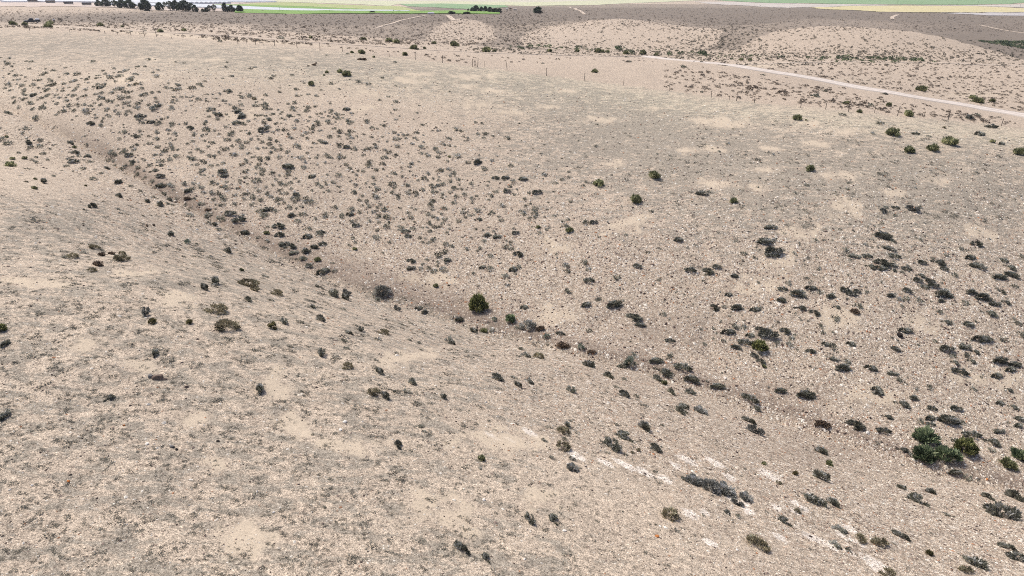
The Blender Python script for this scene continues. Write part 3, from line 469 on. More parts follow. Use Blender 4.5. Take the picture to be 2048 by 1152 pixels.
# ------------------------------------------------------------------ plant materials
def leaf_mat(name, stops, rough=.85):
    g = NT(name); a = g.attr('tint'); r = g.rgb(a.outputs['Color'])
    oi = g.n('ShaderNodeObjectInfo')
    c = g.ramp(r[0], stops)
    c = g.mix(1.0, c, g.ramp(oi.outputs['Random'], [(0, .78), (1, 1.22)]), 'MULTIPLY')
    g.set(g.b.inputs['Base Color'], c); g.b.inputs['Roughness'].default_value = rough
    g.b.inputs['Specular IOR Level'].default_value = .15
    tr = g.n('ShaderNodeBsdfTranslucent'); g.set(tr.inputs['Color'], c); mx = g.n('ShaderNodeMixShader'); mx.inputs[0].default_value = .3
    g.t.links.new(g.b.outputs[0], mx.inputs[1]); g.t.links.new(tr.outputs[0], mx.inputs[2]); g.t.links.new(mx.outputs[0], g.out.inputs['Surface'])
    return g.m
def flat_mat(name, c, rough=.8, metal=0, var=.25, sc=3.0):
    g = NT(name); n = g.noise(g.co(), sc, 5, .6)
    g.set(g.b.inputs['Base Color'], g.mix(n, tuple(x * (1 - var) for x in c), tuple(min(1, x * (1 + var)) for x in c)))
    g.b.inputs['Roughness'].default_value = rough; g.b.inputs['Metallic'].default_value = metal
    return g.m
KM = {
 'd': leaf_mat('dark_leaf', [(0, (0.088,0.088,0.070)), (.45, (0.194,0.196,0.152)), (.8, (0.410,0.410,0.323)), (1, (0.620,0.620,0.603))]),
 'o': leaf_mat('olive_leaf', [(0, (0.092,0.100,0.054)), (.5, (0.228,0.243,0.128)), (.85, (0.425,0.440,0.243)), (1, (0.620,0.620,0.396))]),
 'g': leaf_mat('silver_leaf', [(0, (0.112,0.112,0.103)), (.45, (0.305,0.309,0.279)), (.85, (0.585,0.585,0.529)), (1, (0.620,0.620,0.620))]),
 't': leaf_mat('tan_leaf', [(0, (0.097,0.088,0.059)), (.4, (0.253,0.226,0.151)), (.8, (0.527,0.457,0.312)), (1, (0.620,0.620,0.468))]),
 'B': leaf_mat('bright_leaf', [(0, (0.054,0.063,0.029)), (.5, (0.162,0.180,0.076)), (.85, (0.342,0.360,0.153)), (1, (0.540,0.540,0.252))]),
 'D': leaf_mat('green_leaf', [(0, (0.053,0.078,0.048)), (.5, (0.131,0.180,0.105)), (.85, (0.279,0.344,0.197)), (1, (0.489,0.555,0.326))]),
 's': leaf_mat('dry_twig', [(0, (0.076,0.056,0.043)), (.5, (0.183,0.138,0.103)), (.85, (0.343,0.268,0.205)), (1, (0.558,0.451,0.343))]),
 'y': leaf_mat('straw_leaf', [(0, (.06,.055,.025)), (.5, (.17,.155,.075)), (.85, (.3,.27,.14)), (1, (.4,.36,.2))]),
 'P': leaf_mat('mint_leaf', [(0, (0.085,0.111,0.085)), (.5, (0.254,0.304,0.237)), (.85, (0.456,0.524,0.423)), (1, (0.600,0.600,0.592))]),
}
TWIG = flat_mat('twig_bark', (.19,.165,.14))

def rand_unit(n):
    v = rng.normal(size=(n, 3)); return v / np.linalg.norm(v, axis=1, keepdims=True)
def leaf_tris(P, D, L, W):
    """one narrow triangle per leaf, from P along D"""
    n = len(P); r = rand_unit(n); s = np.cross(D, r); s /= np.maximum(np.linalg.norm(s, axis=1, keepdims=True), 1e-6)
    V = np.empty((n, 3, 3)); V[:, 0] = P - s * W[:, None]; V[:, 1] = P + s * W[:, None]; V[:, 2] = P + D * L[:, None]
    return V
def shrub_arrays(nclump, nleaf, hgt, L, up=.3, rough=.25, rc=.24, low=.0, twigs=14):
    """unit shrub: half width .5, height hgt"""
    a = rng.uniform(0, 2 * np.pi, nclump); z = rng.uniform(0, 1, nclump) ** .8; rr = np.sqrt(1 - (z * .95) ** 2)
    k = rng.uniform(1 - rough, 1.0, nclump)
    dx = rng.uniform(.75, 1.1, 4)
    ax = .5 + .0 * a
    C = np.stack([np.cos(a) * rr * ax * k * (1 - rc * .8), np.sin(a) * rr * ax * k * (1 - rc * .8) * dx[0], z * hgt * k * (1 - rc * .5)], 1)
    ci = rng.integers(0, nclump, nleaf)
    off = rand_unit(nleaf) * (rng.uniform(0, 1, nleaf) ** .45)[:, None]
    size = rng.uniform(.6, 1.25, nclump)
    P = C[ci] + off * (size[ci] * rc)[:, None] * np.array([.75, .75, min(1, hgt * 1.3)])
    P[:, 2] = np.maximum(P[:, 2], .0)
    D = P * np.array([1, 1, .9]) + off * .35 + rand_unit(nleaf) * .28 + np.array([0, 0, up]); D /= np.linalg.norm(D, axis=1, keepdims=True)
    Ls = L * rng.uniform(.6, 1.4, nleaf)
    V = leaf_tris(P, D, Ls, Ls * rng.uniform(.2, .36, nleaf))
    ctint = rng.uniform(.1, .92, nclump)
    tint = np.clip(ctint[ci] + rng.normal(0, .24, nleaf), 0, 1)
    # twigs from the root to the clumps
    m = min(twigs, nclump)
    T = np.zeros((m, 3, 3)); 
    if m:
        sidev = np.cross(C[:m], rand_unit(m)); sidev /= np.linalg.norm(sidev, axis=1, keepdims=True)
        T[:, 0] = sidev * .016; T[:, 1] = -sidev * .016; T[:, 2] = C[:m] * rng.uniform(1.0, 1.3, (m, 1))
    return V, tint, T
def shrub_mesh(name, kind, *a, **k):
    V, t, T = shrub_arrays(*a, **k)
    A = np.concatenate([V, T]).reshape(-1, 3); F = np.arange(len(A)).reshape(-1, 3)
    tt = np.concatenate([np.repeat(t, 3), np.full(len(T) * 3, .2)])
    mi = np.concatenate([np.zeros(len(V)), np.ones(len(T))])
    return mesh_np(name, A, F, [KM[kind], TWIG], {'tint': np.stack([tt] * 3, 1)}, mi)
PROTO = {}
for k, n, nc, nl, h, L, up, ro, rc in (('d', 9, 15, 900, .40, .12, .3, .4, .19), ('o', 4, 16, 900, .48, .17, .7, .4, .24), ('g', 3, 20, 1200, .44, .11, .4, .25, .2),
        ('t', 4, 26, 1300, .36, .075, .5, .15, .18), ('B', 2, 26, 1700, .70, .15, .7, .2, .22), ('D', 3, 20, 1500, .46, .13, .5, .3, .24),
        ('s', 3, 16, 700, .36, .16, .5, .4, .3), ('y', 2, 16, 900, .5, .13, .7, .2, .25), ('P', 3, 20, 1200, .6, .09, .4, .2, .22)):
    PROTO[k] = [shrub_mesh({'d':'dark_shrub','o':'olive_bush','g':'silver_shrub','t':'cushion_shrub','B':'green_bush','D':'dark_bush','s':'dry_shrub','y':'straw_tuft','P':'mint_shrub'}[k], k, int(nc * rng.uniform(.6, 1.4)), nl, h, L, up=up, rough=ro, rc=rc) for _i in range(n)]
NAME = {'d':'dark_shrub','o':'olive_bush','g':'silver_shrub','t':'cushion_shrub','B':'green_bush','D':'dark_bush','s':'dry_shrub','y':'straw_tuft','P':'mint_shrub'}
KIND = {'d':'dark shrub','o':'olive bush','g':'silver-grey shrub','t':'tan-topped cushion shrub','B':'bright green bush','D':'dark green bush','s':'dry brown shrub','y':'straw-coloured tuft','P':'pale mint-green shrub'}
GROUP = {'d':'dark low shrubs scattered on the hillsides','o':'olive bushes','g':'silver-grey shrubs','t':'tan-topped cushion shrubs','B':'bright green bushes','D':'dark green gully bushes','s':'dry brown shrubs','y':'straw-coloured tufts','P':'pale mint-green shrubs'}

items = []
for (ox, oy, sc), txt in TILES:
    for w_ in txt.split():
        x, y, ww = w_.split(','); k = 'd'
        if ww[-1].isalpha(): k = ww[-1]; ww = ww[:-1]
        items.append((ox + float(x) * sc, oy + float(y) * sc, float(ww) * sc, k))
uniq = []
for it in sorted(items, key=lambda i: -i[2]):
    if all(abs(it[0] - u[0]) > 5 or abs(it[1] - u[1]) > 3 for u in uniq): uniq.append(it)
darks = [u for u in uniq if u[3] == 'd']; others = [u for u in uniq if u[3] != 'd']
big, small = darks[:300], darks[300:]
def place(px, py, w):
    """foot of a plant seen centred at (px,py)"""
    h = hit(px, py + w * .10)
    if h is None: return None
    return h
def zone(px, py):
    f = np.interp(px, FEN[:, 0], FEN[:, 1]); g_ = np.interp(px, GUL[:, 0], GUL[:, 1])
    if py < f - 2: return 'beyond the fence'
    if py < f + 45: return 'on the flat crest'
    if abs(py - g_) < 18: return 'in the gully'
    return 'on the near slope' if py > g_ else 'on the far slope'
def orient(nor, yaw, k):
    n = nor.lerp(Vector((0, 0, 1)), k).normalized()
    q_ = Vector((0, 0, 1)).rotation_difference(n)
    return q_ @ Quaternion((0, 0, 1), yaw)
labels = {}
recs = []
for px, py, wpx, k in big + others:
    h = place(px, py, wpx)
    if h is None: continue
    loc, nor, t = h
    recs.append((px, py, wpx, k, loc, nor, t, wpx * t / FPX))
recs_pos = []
msort = {}
for r in recs: msort.setdefault(r[3], []).append(r[7])
for i, (px, py, wpx, k, loc, nor, t, wm) in enumerate(recs):
    o = obj(NAME[k], PROTO[k][int(rng.integers(len(PROTO[k])))])
    zn = zone(px, py)
    down = Vector((nor.x, nor.y, 0))
    if zn in ('on the near slope', 'in the gully') and k in 'dgs' and down.length > .03:
        yaw = math.atan2(down.x, -down.y) + rng.normal(0, .15); el = rng.uniform(.55, .75); st = 1.06
    else:
        yaw = rng.uniform(0, 6.28)
        if k == 'd':
            sl_ = (-.22 if px < 1250 else .06) + rng.normal(0, .13)
            h2 = hit(px + 12, py + wpx * .1 + 12 * sl_)
            if h2: yaw = math.atan2(h2[0].y - loc.y, h2[0].x - loc.x)
        el = rng.uniform(.6, .85) if k == 'd' else rng.uniform(.85, 1.0); st = 1.03
    if k == 'd' and wpx > 24: el *= .75
    o.rotation_mode = 'QUATERNION'; o.rotation_quaternion = orient(nor, yaw, .35 if k in 'dgts' else .8)
    hs = {'d': rng.uniform(.58, .85)}.get(k, rng.uniform(.85, 1.1))
    if k == 'd' and zn == 'on the near slope': hs *= 1.3
    o.scale = (wm * st, wm * el * st, wm * hs)
    o.location = loc - nor * (wm * .03)
    lab = None
    for (nx, ny), l in NOTABLE.items():
        if abs(px - nx) < 4.5 and abs(py - ny) < 4.5 and l not in labels: lab = l; break
    if lab is None:
        q3 = np.searchsorted(np.sort(msort[k]), wm) / len(msort[k])
        sz = 'small' if q3 < .33 else 'mid-sized' if q3 < .67 else 'large'
        base = f'{sz} {KIND[k]} {zn},'
        lab = f'{base} {px / 20.48:.0f}% across and {py / 11.52:.0f}% down the photo'
        if lab in labels: lab = f'{base} {px / 20.48:.1f}% across and {py / 11.52:.1f}% down the photo'
        if lab in labels: lab = f'{base} {px / 20.48:.2f}% across and {py / 11.52:.2f}% down the photo'
    labels[lab] = o
    tag(o, lab, 'bush' if k in 'oBD' else 'tuft' if k == 'y' else 'shrub', GROUP[k])

# ------------------------------------------------------------------ uncountable plants: merged sheets of small shrubs
def merged(name, P, N, W, Hh, proto, tintshift, mat, label, cat):
    """P foot points, N normals, W widths, Hh height factors; proto list of (V,tint) unit clumps"""
    Vs, Ts = [], []
    n = len(P); pi = rng.integers(0, len(proto), n)
    for k in range(len(proto)):
        s = np.nonzero(pi == k)[0]
        if not len(s): continue
        V, t = proto[k]
        yaw = rng.uniform(0, 2 * np.pi, len(s)); c, sn = np.cos(yaw), np.sin(yaw)
        U = V.reshape(-1, 3)
        X = U[None, :, 0] * c[:, None] - U[None, :, 1] * sn[:, None]; Y = U[None, :, 0] * sn[:, None] + U[None, :, 1] * c[:, None]
        X = X * W[s, None]; Y = Y * W[s, None] ; Z = U[None, :, 2] * (W[s] * Hh[s])[:, None]
        nz = np.maximum(N[s, 2], .3)
        Z = Z - (X * N[s, 0, None] + Y * N[s, 1, None]) / nz[:, None]
        G = np.stack([X + P[s, 0, None], Y + P[s, 1, None], Z + P[s, 2, None]], -1)
        Vs.append(G.reshape(-1, 3)); Ts.append(np.clip(np.repeat(t, 3)[None] + tintshift[s, None], 0, 1).ravel())
    A = np.concatenate(Vs); t = np.concatenate(Ts)
    me = mesh_np(name, A, np.arange(len(A)).reshape(-1, 3), [mat], {'tint': np.stack([t] * 3, 1)})
    return tag(obj(name, me), label, cat, kind='stuff')
def lowproto(n, nc, nl, h, L, up=.3, rc=.3):
    out = []
    for _ in range(n):
        V, t, T = shrub_arrays(nc, nl, h, L, up=up, rc=rc, twigs=0); out.append((V, t))
    return out
def scatter(polys, n, cond=None):
    """n random picture rays inside the polygons' boxes, kept by probability, dropped on the ground"""
    out = []
    for (x0, x1, y0, y1), m, f in polys:
        xs = rng.uniform(x0, x1, m); ys = rng.uniform(y0, y1, m)
        keep_ = rng.uniform(0, 1, m) < f(xs, ys)
        for x, y in zip(xs[keep_], ys[keep_]):
            h = hit(x, y)
            if h: out.append((x, y, h[0].x, h[0].y, h[0].z, h[1].x, h[1].y, h[1].z, h[2]))
    return np.array(out)
gulf = lambda x: np.interp(x, GUL[:, 0], GUL[:, 1]); fenf = lambda x: np.interp(x, FEN[:, 0], FEN[:, 1])
gs_ = lambda x, y, a, b, sa, sb: np.exp(-((x - a) / sa) ** 2 - ((y - b) / sb) ** 2)

# smaller dark shrubs on the two slopes
def dens_mid(x, y):
    d = gs_(x, y, 420, 260, 380, 130) + .9 * gs_(x, y, 850, 400, 230, 110) + .7 * gs_(x, y, 1800, 620, 300, 190) + .5 * gs_(x, y, 120, 190, 150, 60) + .35 * gs_(x, y, 1500, 640, 300, 120) + .06
    d *= (y > fenf(x) + 40)
    return np.where(y > gulf(x) - 6, .13 * (x > 500) + .2 * gs_(x, y, 250, 380, 200, 90) + .22 * gs_(x, y, 1500, 900, 400, 150), np.clip(d, 0, 1))
sm = scatter([((-300, 2300, 110, 1050), 5200, dens_mid)], 0)
extra = []
for px, py, wpx, k in small:
    h = place(px, py, wpx)
    if h: extra.append((px, py, *h[0], *h[1], h[2]))
ex_w = np.array([s_[2] for s_ in small])[:len(extra)]
wm1 = ex_w * np.array(extra)[:, 8] / FPX
wm2 = rng.lognormal(math.log(5.2), .35, len(sm)) * np.clip(sm[:, 8] / 60, .75, 1.2) * .5 * 2 / 1.0
wm2 = np.clip(wm2, 3, 11) * sm[:, 8] / FPX
A_ = np.concatenate([np.array(extra), sm]); W_ = np.concatenate([wm1 * 1.05, wm2])
merged('small_shrubs', A_[:, 2:5], A_[:, 5:8], W_, rng.uniform(.5, .85, len(A_)), lowproto(6, 8, 110, .42, .2), rng.normal(0, .1, len(A_)), KM['d'], 'many small dark shrubs dotted between the larger ones on both slopes', 'shrubs')

# scrub beyond the fence
def bush_sheet(name, boxes, wm, hgt, mat, proto, label, cat='scrub', sh=0.0, shs=.15):
    s_ = scatter(boxes, 0)
    if name == 'valley_thicket': s_ = s_[(s_[:, 8] > 305) | (s_[:, 0] < 1880)]
    W = np.exp(rng.normal(math.log(wm), .35, len(s_)))
    merged(name, s_[:, 2:5], s_[:, 5:8], W, rng.uniform(.8, 1.2, len(s_)) * hgt, proto, rng.normal(sh, shs, len(s_)), mat, label, cat)
    return len(s_)
lp1 = lowproto(5, 8, 70, .5, .2); lp2 = lowproto(5, 6, 38, .6, .24)
bey = lambda x, y: (y < fenf(x) - 3) * 1.0
mound = lambda x, y: .75 * gs_(x, y, 1230, 75, 170, 26) + .75 * gs_(x, y, 1690, 85, 210, 32) + .5 * gs_(x, y, 910, 55, 80, 16)
KM['h'] = leaf_mat('hill_leaf', [(0, (0.073,0.073,0.061)), (.5, (0.146,0.141,0.112)), (.85, (0.269,0.244,0.195)), (1, (0.415,0.366,0.293))])
KM['r'] = leaf_mat('plain_leaf', [(0, (0.082,0.068,0.056)), (.5, (0.170,0.143,0.116)), (.85, (0.276,0.235,0.194)), (1, (0.389,0.332,0.276))])
def lane(x, y):  # keep the gravel road and its turning place open
    return 1 - np.maximum((np.abs(y - np.interp(x, ROADX, ROADY)) < np.interp(x, [1290, 1500, 2048], [2.5, 5, 9])) * 1.0, .9 * gs_(x, y, 1490, 131, 55, 5))
ROADX = np.array([-300,70,137,187,250,320,390,470,560,700,850,1000,1150,1300,1370,1450,1500,1560,1620,1700,1780,1850,1950,2048,2200,2500], float)
ROADY = np.array([46,50.5,55,57.5,61,65.5,68.5,73,80.5,90,99.5,108,111.5,113.5,122,132,139.5,148,158,173,188,200,216,232,256,300], float)
below = lambda x, y: (y > np.interp(x, ROADX, ROADY))
bush_sheet('hill_scrub', [((900, 2200, 34, 132), 15000, lambda x, y: bey(x, y) * (.16 + .75 * gs_(x, y, 1450, 75, 60, 32) + .8 * gs_(x, y, 1600, 112, 600, 14) + .3 * gs_(x, y, 1200, 96, 250, 10) + .25 * gs_(x, y, 1260, 46, 60, 8)) * (~below(x, y)))], .58, .8, KM['h'], lp1, 'dark scrub dotted over the pale mounds beyond the road')
bush_sheet('plain_scrub', [((-300, 1100, 19, 90), 11000, lambda x, y: bey(x, y) * (.85 - .5 * (y > 62) * (x < 420)) * lane(x, y)), ((1000, 2300, 9, 64), 10000, lambda x, y: np.clip(1 - 1.3 * mound(x, y), 0, 1) * .8)], .62, .62, KM['r'], lp2, 'grey-brown scrub covering the flat land below the hills', sh=.0)
bush_sheet('roadside_scrub', [((1330, 2400, 124, 290), 7000, lambda x, y: bey(x, y) * lane(x, y) * np.where(below(x, y), .55, .85 * sstep(122, 134, y)) * np.where(below(x, y) & (np.abs(y - np.interp(x, ROADX, ROADY)) < 14), .2, 1)), ((450, 1330, 74, 126), 450, lambda x, y: bey(x, y) * lane(x, y) * .8), ((-200, 480, 48, 80), 500, lambda x, y: bey(x, y) * lane(x, y) * .5)], .52, .62, KM['r'], lp1, 'brown knee-high scrub on both sides of the gravel road', sh=.05)
bush_sheet('valley_thicket', [((1895, 2300, 76, 124), 4200, lambda x, y: (y > 83) * 1.0), ((1010, 2100, 92, 130), 900, lambda x, y: bey(x, y) * gs_(x, y - np.interp(x, [1010, 1330, 1500, 1700, 2048], [92, 106, 114, 119, 128]), x, 0, 1, 4) * (~below(x, y)))], 1.5, .75, KM['D'], lp1, 'dark green thicket along the valley floor behind the right mound and at the mounds foot', cat='thicket', sh=.0)

# grey mats and tufts hugging the near ground
lpt = lowproto(5, 7, 26, .26, .28, up=.5, rc=.4)
def dens_tuft(x, y):
    n = vnoise(x / 26, y / 13, 5) * .6 + vnoise(x / 11, y / 6, 6) * .4
    nearz = y > gulf(x)
    m = np.where(nearz, .75 * sstep(1500, 600, x) * sstep(360, 520, y) + .12, .55 * gs_(x, y, 1650, 380, 420, 130))
    for bx, by, a, b in BARE:
        m = m * (1 - .9 * np.exp(-(((x - bx) / a) ** 2 + ((y - by) / b) ** 2) ** 2))
    return m * sstep(.44, .62, n)
tf = scatter([((-150, 2200, 230, 1300), 60000, dens_tuft)], 0)
tw = np.exp(rng.normal(math.log(9), .4, len(tf))) * np.clip(tf[:, 8], 15, 80) / FPX * .75
merged('ground_mats', tf[:, 2:5], tf[:, 5:8], tw, rng.uniform(.25, .5, len(tf)), lpt, rng.normal(0, .12, len(tf)), leaf_mat('mat_leaf', [(0, (.14,.136,.115)), (.5, (.25,.24,.20)), (.85, (.36,.34,.28)), (1, (.46,.43,.35))]), 'low grey mats of dry ground cover between the stones', 'ground cover')

# loose stones
def stones(name, boxes, px_med, mat, label, cap=(.02, .32), sig=.45):
    s_ = scatter(boxes, 0); n = len(s_)
    W = np.clip(np.exp(rng.normal(math.log(px_med), sig, n)) * s_[:, 8] / FPX, *cap)
    base = np.array([(1,0,.1),(.3,.9,.0),(-.75,.6,.1),(-.8,-.55,0),(.25,-.95,.1),(0,0,1),(.1,.1,-.6)], float)
    fc = np.array([(0,1,5),(1,2,5),(2,3,5),(3,4,5),(4,0,5)])
    J = base[None] * rng.uniform(.65, 1.25, (n, 7, 1)) * np.stack([W * .5, W * .5 * rng.uniform(.55, .95, n), W * .5 * rng.uniform(.35, .7, n)], 1)[:, None]
    yaw = rng.uniform(0, 6.28, n); c, s2 = np.cos(yaw)[:, None], np.sin(yaw)[:, None]
    X = J[..., 0] * c - J[..., 1] * s2; Y = J[..., 0] * s2 + J[..., 1] * c
    Z = J[..., 2] - (X * s_[:, 5, None] + Y * s_[:, 6, None]) / np.maximum(s_[:, 7, None], .3)
    G = np.stack([X + s_[:, 2, None], Y + s_[:, 3, None], Z + s_[:, 4, None] + .02 * W[:, None]], -1)
    F = (fc[None] + (np.arange(n) * 7)[:, None, None]).reshape(-1, 3)
    pal = np.array([(.74,.69,.60), (.66,.58,.47), (.50,.415,.32), (.36,.28,.22), (.26,.2,.165), (.40,.20,.11), (.07,.05,.045)])
    ci = rng.choice(7, n, p=[.27, .16, .12, .13, .17, .03, .12])
    colr = np.clip(pal[ci] * rng.uniform(.85, 1.12, (n, 1)), 0, .85)
    me = mesh_np(name, G.reshape(-1, 3), F, [mat], {'tint': np.repeat(colr, 7, 0)})
    return tag(obj(name, me), label, 'stones', kind='stuff')
g_ = NT('loose_stone'); g_.set(g_.b.inputs['Base Color'], g_.attr('tint').outputs['Color']); STONE = g_.m
def dens_st(x, y):
    gy_ = gulf(x); n = vnoise(x / 60, y / 30, 11)
    f = np.where(y > gy_, .12 + .6 * sstep(500, 1300, x + (y - 700) * .2) * sstep(330, 60, y - gy_) + .3 * sstep(120, 10, y - gy_) + .35 * sstep(1100, 1700, x), .2 + .7 * sstep(250, 560, y))
    for bx, by, a, b in BARE:
        f = f * (1 - .6 * np.exp(-(((x - bx) / a) ** 2 + ((y - by) / b) ** 2)))
    return f * (.45 + .9 * n) * (y > fenf(x) + 20)
stones('loose_stones', [((-150, 2200, 130, 1350), 430000, dens_st)], 2.5, STONE, 'pale and brown stones strewn over the slopes')
# ------------------------------------------------------------------ roads, tracks and fields: draped sheets
def gpt(px, py):
    h = hit(px, py); return h[0] if h else Vector(tuple(ray(px, py) * 1500)) + CAM
def ribbon(name, P, wid, mat, lift, label, cat, shoulder=.3):
    """a crowned strip along ground points P"""
    pts = [Vector((p.x, p.y, 0)) for p in P]
    L = [0]
    for a, b in zip(pts[:-1], pts[1:]): L.append(L[-1] + (b - a).length)
    n = max(8, int(L[-1] / 2.5)); tt = np.linspace(0, L[-1], n)
    X = np.interp(tt, L, [p.x for p in pts]); Y = np.interp(tt, L, [p.y for p in pts])
    for _ in range(6):
        X[1:-1] = (X[:-2] + X[1:-1] * 2 + X[2:]) / 4; Y[1:-1] = (Y[:-2] + Y[1:-1] * 2 + Y[2:]) / 4
    dx = np.gradient(X); dy = np.gradient(Y); l = np.hypot(dx, dy); nx, ny = -dy / l, dx / l
    offs = np.array([-.5, -.47, -.36, -.22, -.1, 0, .1, .22, .36, .47, .5]) * wid
    rows = []
    for i in range(n):
        zz = [ground(X[i] + nx[i] * o_, Y[i] + ny[i] * o_) for o_ in offs]
        zc = max(zz)
        for k, o_ in enumerate(offs):
            z = zz[k] - .15 if k in (0, len(offs) - 1) else max(zz[k], .5 * (zz[k] + zc)) + lift + (.05 if k == 5 else -.01 if k in (3, 7) else 0)
            rows.append((X[i] + nx[i] * o_, Y[i] + ny[i] * o_, z))
    m = len(offs); F = [(i * m + k, i * m + k + 1, (i + 1) * m + k + 1, (i + 1) * m + k) for i in range(n - 1) for k in range(m - 1)]
    ac = np.tile(offs / wid + .5, n)
    me = mesh_np(name, np.array(rows), np.array(F), [mat], {'across': np.stack([ac] * 3, 1)}, smooth=True)
    # direction of the faces
    me.flip_normals() if me.polygons[5].normal.z < 0 else None
    return tag(obj(name, me), label, cat, kind='structure')
def road_mat(name, c, c2):
    g = NT(name); P = g.co(); a = g.noise(P, .8, 6, .7); b = g.noise(P, 14, 6, .8)
    col = g.mix(g.step(a, .3, .7), c, c2); col = g.mix(1.0, col, g.ramp(b, [(.35, .82), (.5, 1), (.65, 1.1)]), 'MULTIPLY')
    w_ = g.rgb(g.attr('across').outputs['Color'])[0]; w_ = g.math('ADD', w_, g.math('MULTIPLY', g.math('SUBTRACT', a, .5), .22))
    col = g.mix(1.0, col, g.ramp(w_, [(.02, .66), (.14, .84), (.28, 1.08), (.36, 1.04), (.5, .84), (.64, 1.05), (.74, 1.08), (.88, .84), (.98, .66)]), 'MULTIPLY')
    g.set(g.b.inputs['Base Color'], col); return g.m
GRAVEL = road_mat('gravel_surface', (.66, .60, .54), (.56, .50, .44)); TRACK = road_mat('track_surface', (.62, .53, .43), (.52, .43, .34))
ribbon('road', [gpt(x, y) for x, y in ((1290,112.5),(1370,121.5),(1450,131),(1500,138),(1560,147),(1620,157),(1700,172),(1780,187),(1850,199),(1950,215.5),(2048,231.5),(2200,257),(2500,312))], 5.6, GRAVEL, .1, 'pale gravel road running diagonally down to the right edge', 'road')
ribbon('track', [gpt(x, y) for x, y in ((-220,45),(70,50.5),(137,55),(187,57.5),(250,61),(320,65.5),(390,68.5),(470,73),(560,80.5),(700,90),(850,99),(1000,107.5),(1150,111),(1290,112.5))], 2.4, TRACK, .08, 'narrow sandy track beyond the fence, passing below the parked truck', 'track')
ribbon('side_track', [gpt(x, y) for x, y in ((1445,131),(1500,128.5),(1560,126.5),(1640,124.3),(1760,123.7),(1900,127),(2100,134))], 2.2, TRACK, .08, 'sandy side track turning off the gravel road along the foot of the mounds', 'track')
for i, (pp, wd, lb) in enumerate((([(752,56),(775,49),(800,41),(830,35),(852,31)], 1.7, 'thin pale footpath climbing diagonally over the dark scrub left of centre'),
    ([(896,31),(902,36),(909,41)], 3.0, 'short pale path dropping over the brow of the low mound'),
    ([(1140,13.5),(1152,19),(1170,28.5)], 2.2, 'straight pale track through grey scrub, right of the lone square dark tree'),
    ([(1785,38),(1784,34),(1796,29.5)], 3.2, 'short curved pale path on the grey slope below the yellow field'),
    ([(1960,50),(1985,56),(2048,66),(2200,80)], 1.6, 'pale path slanting across the grey slope at the far right'))):
    ribbon('path', [gpt(x, y) for x, y in pp], wd, TRACK, .1, lb, 'path')

def field(poly, mat, label, lift=.25):
    poly = np.array(poly, float)
    W = np.array([tuple(gpt(x, y)) for x, y in poly])
    A = np.arctan2(W[:, 0], W[:, 1]); L = np.log(np.hypot(W[:, 0], W[:, 1]))
    da, dl = max((A.max() - A.min()) / 500, .0009), max((L.max() - L.min()) / 90, .002)
    a = np.arange(A.min(), A.max() + da, da); l = np.arange(L.min(), L.max() + dl, dl)
    Ac, Lc = np.meshgrid(a[:-1] + da / 2, l[:-1] + dl / 2)
    ins = np.zeros(Ac.shape, bool); j = len(A) - 1
    for i in range(len(A)):
        c = ((L[i] > Lc) != (L[j] > Lc)) & (Ac < (A[j] - A[i]) * (Lc - L[i]) / (L[j] - L[i] + 1e-12) + A[i]); ins ^= c; j = i
    AA, LL = np.meshgrid(a, l); X = np.exp(LL) * np.sin(AA); Y = np.exp(LL) * np.cos(AA)
    Z = H(X, Y) + lift
    na_ = len(a); li, ai = np.nonzero(ins); q_ = li * na_ + ai
    F = np.stack([q_, q_ + 1, q_ + 1 + na_, q_ + na_], 1)[:, ::-1]
    used, inv = np.unique(F, return_inverse=True)
    V = np.stack([X, Y, Z], -1).reshape(-1, 3)[used]
    return tag(obj('field', mesh_np('field', V, inv.reshape(F.shape), [mat])), label, 'field', kind='structure')
def field_mat(name, c, c2, rows=.25, var=.2):
    g = NT(name); P = g.co(); a = g.noise(g.scale(P, (.02, .05, 1)), 1, 5, .6); b = g.noise(P, .25, 5, .7)
    col = g.mix(g.step(a, .3, .7), c, c2); col = g.mix(1.0, col, g.ramp(b, [(.3, 1 - var), (.7, 1 + var)]), 'MULTIPLY')
    g.set(g.b.inputs['Base Color'], col); return g.m
GREEN = field_mat('green_crop', (.17, .30, .07), (.21, .34, .09)); TEAL = field_mat('pale_green_crop', (.20, .32, .16), (.25, .36, .2))
LIMEG = field_mat('ripening_crop', (.34, .38, .15), (.39, .43, .2)); YELL = field_mat('stubble', (.54, .48, .26), (.58, .52, .31))
CREAM = field_mat('bare_field', (.50, .47, .37), (.56, .53, .44)); PALE = field_mat('pale_ground', (.46, .42, .37), (.54, .50, .45))
field([(560,1),(760,2),(1100,4),(1290,2),(1420,-1.5),(1420,-4),(520,-4),(500,3)], CREAM, 'cream bare field along the top edge, left of the green field at right', .2)
field([(500,3),(560,4),(720,9),(780,12.3),(795,8.5),(880,8),(1020,11),(1060,12.5),(1200,10),(1290,5.5),(1420,0),(1290,-1),(1100,4),(760,2),(560,.5)], field_mat('pale_stubble', (.50, .51, .33), (.54, .55, .39)), 'pale yellow-cream field across the top, behind the green strips', .24)
field([(470,9.5),(520,6),(575,5),(700,10.5),(800,13),(935,21.3),(860,22),(730,18.5),(600,12.5),(490,9.5)], LIMEG, 'yellow-green strip field above the bright green one, left of centre', .28)
field([(395,11.5),(430,9),(490,9.4),(600,12.5),(730,18.5),(860,22),(935,21.3),(1000,24.5),(1000,28.5),(470,26),(470,17),(420,15)], GREEN, 'bright green field behind the trees, left of the top centre', .32)
field([(798,8),(880,7.3),(1010,10.8),(1020,14.5),(940,18.8),(880,15.5),(815,13)], TEAL, 'pale green field beside the round dark farm trees', .3)
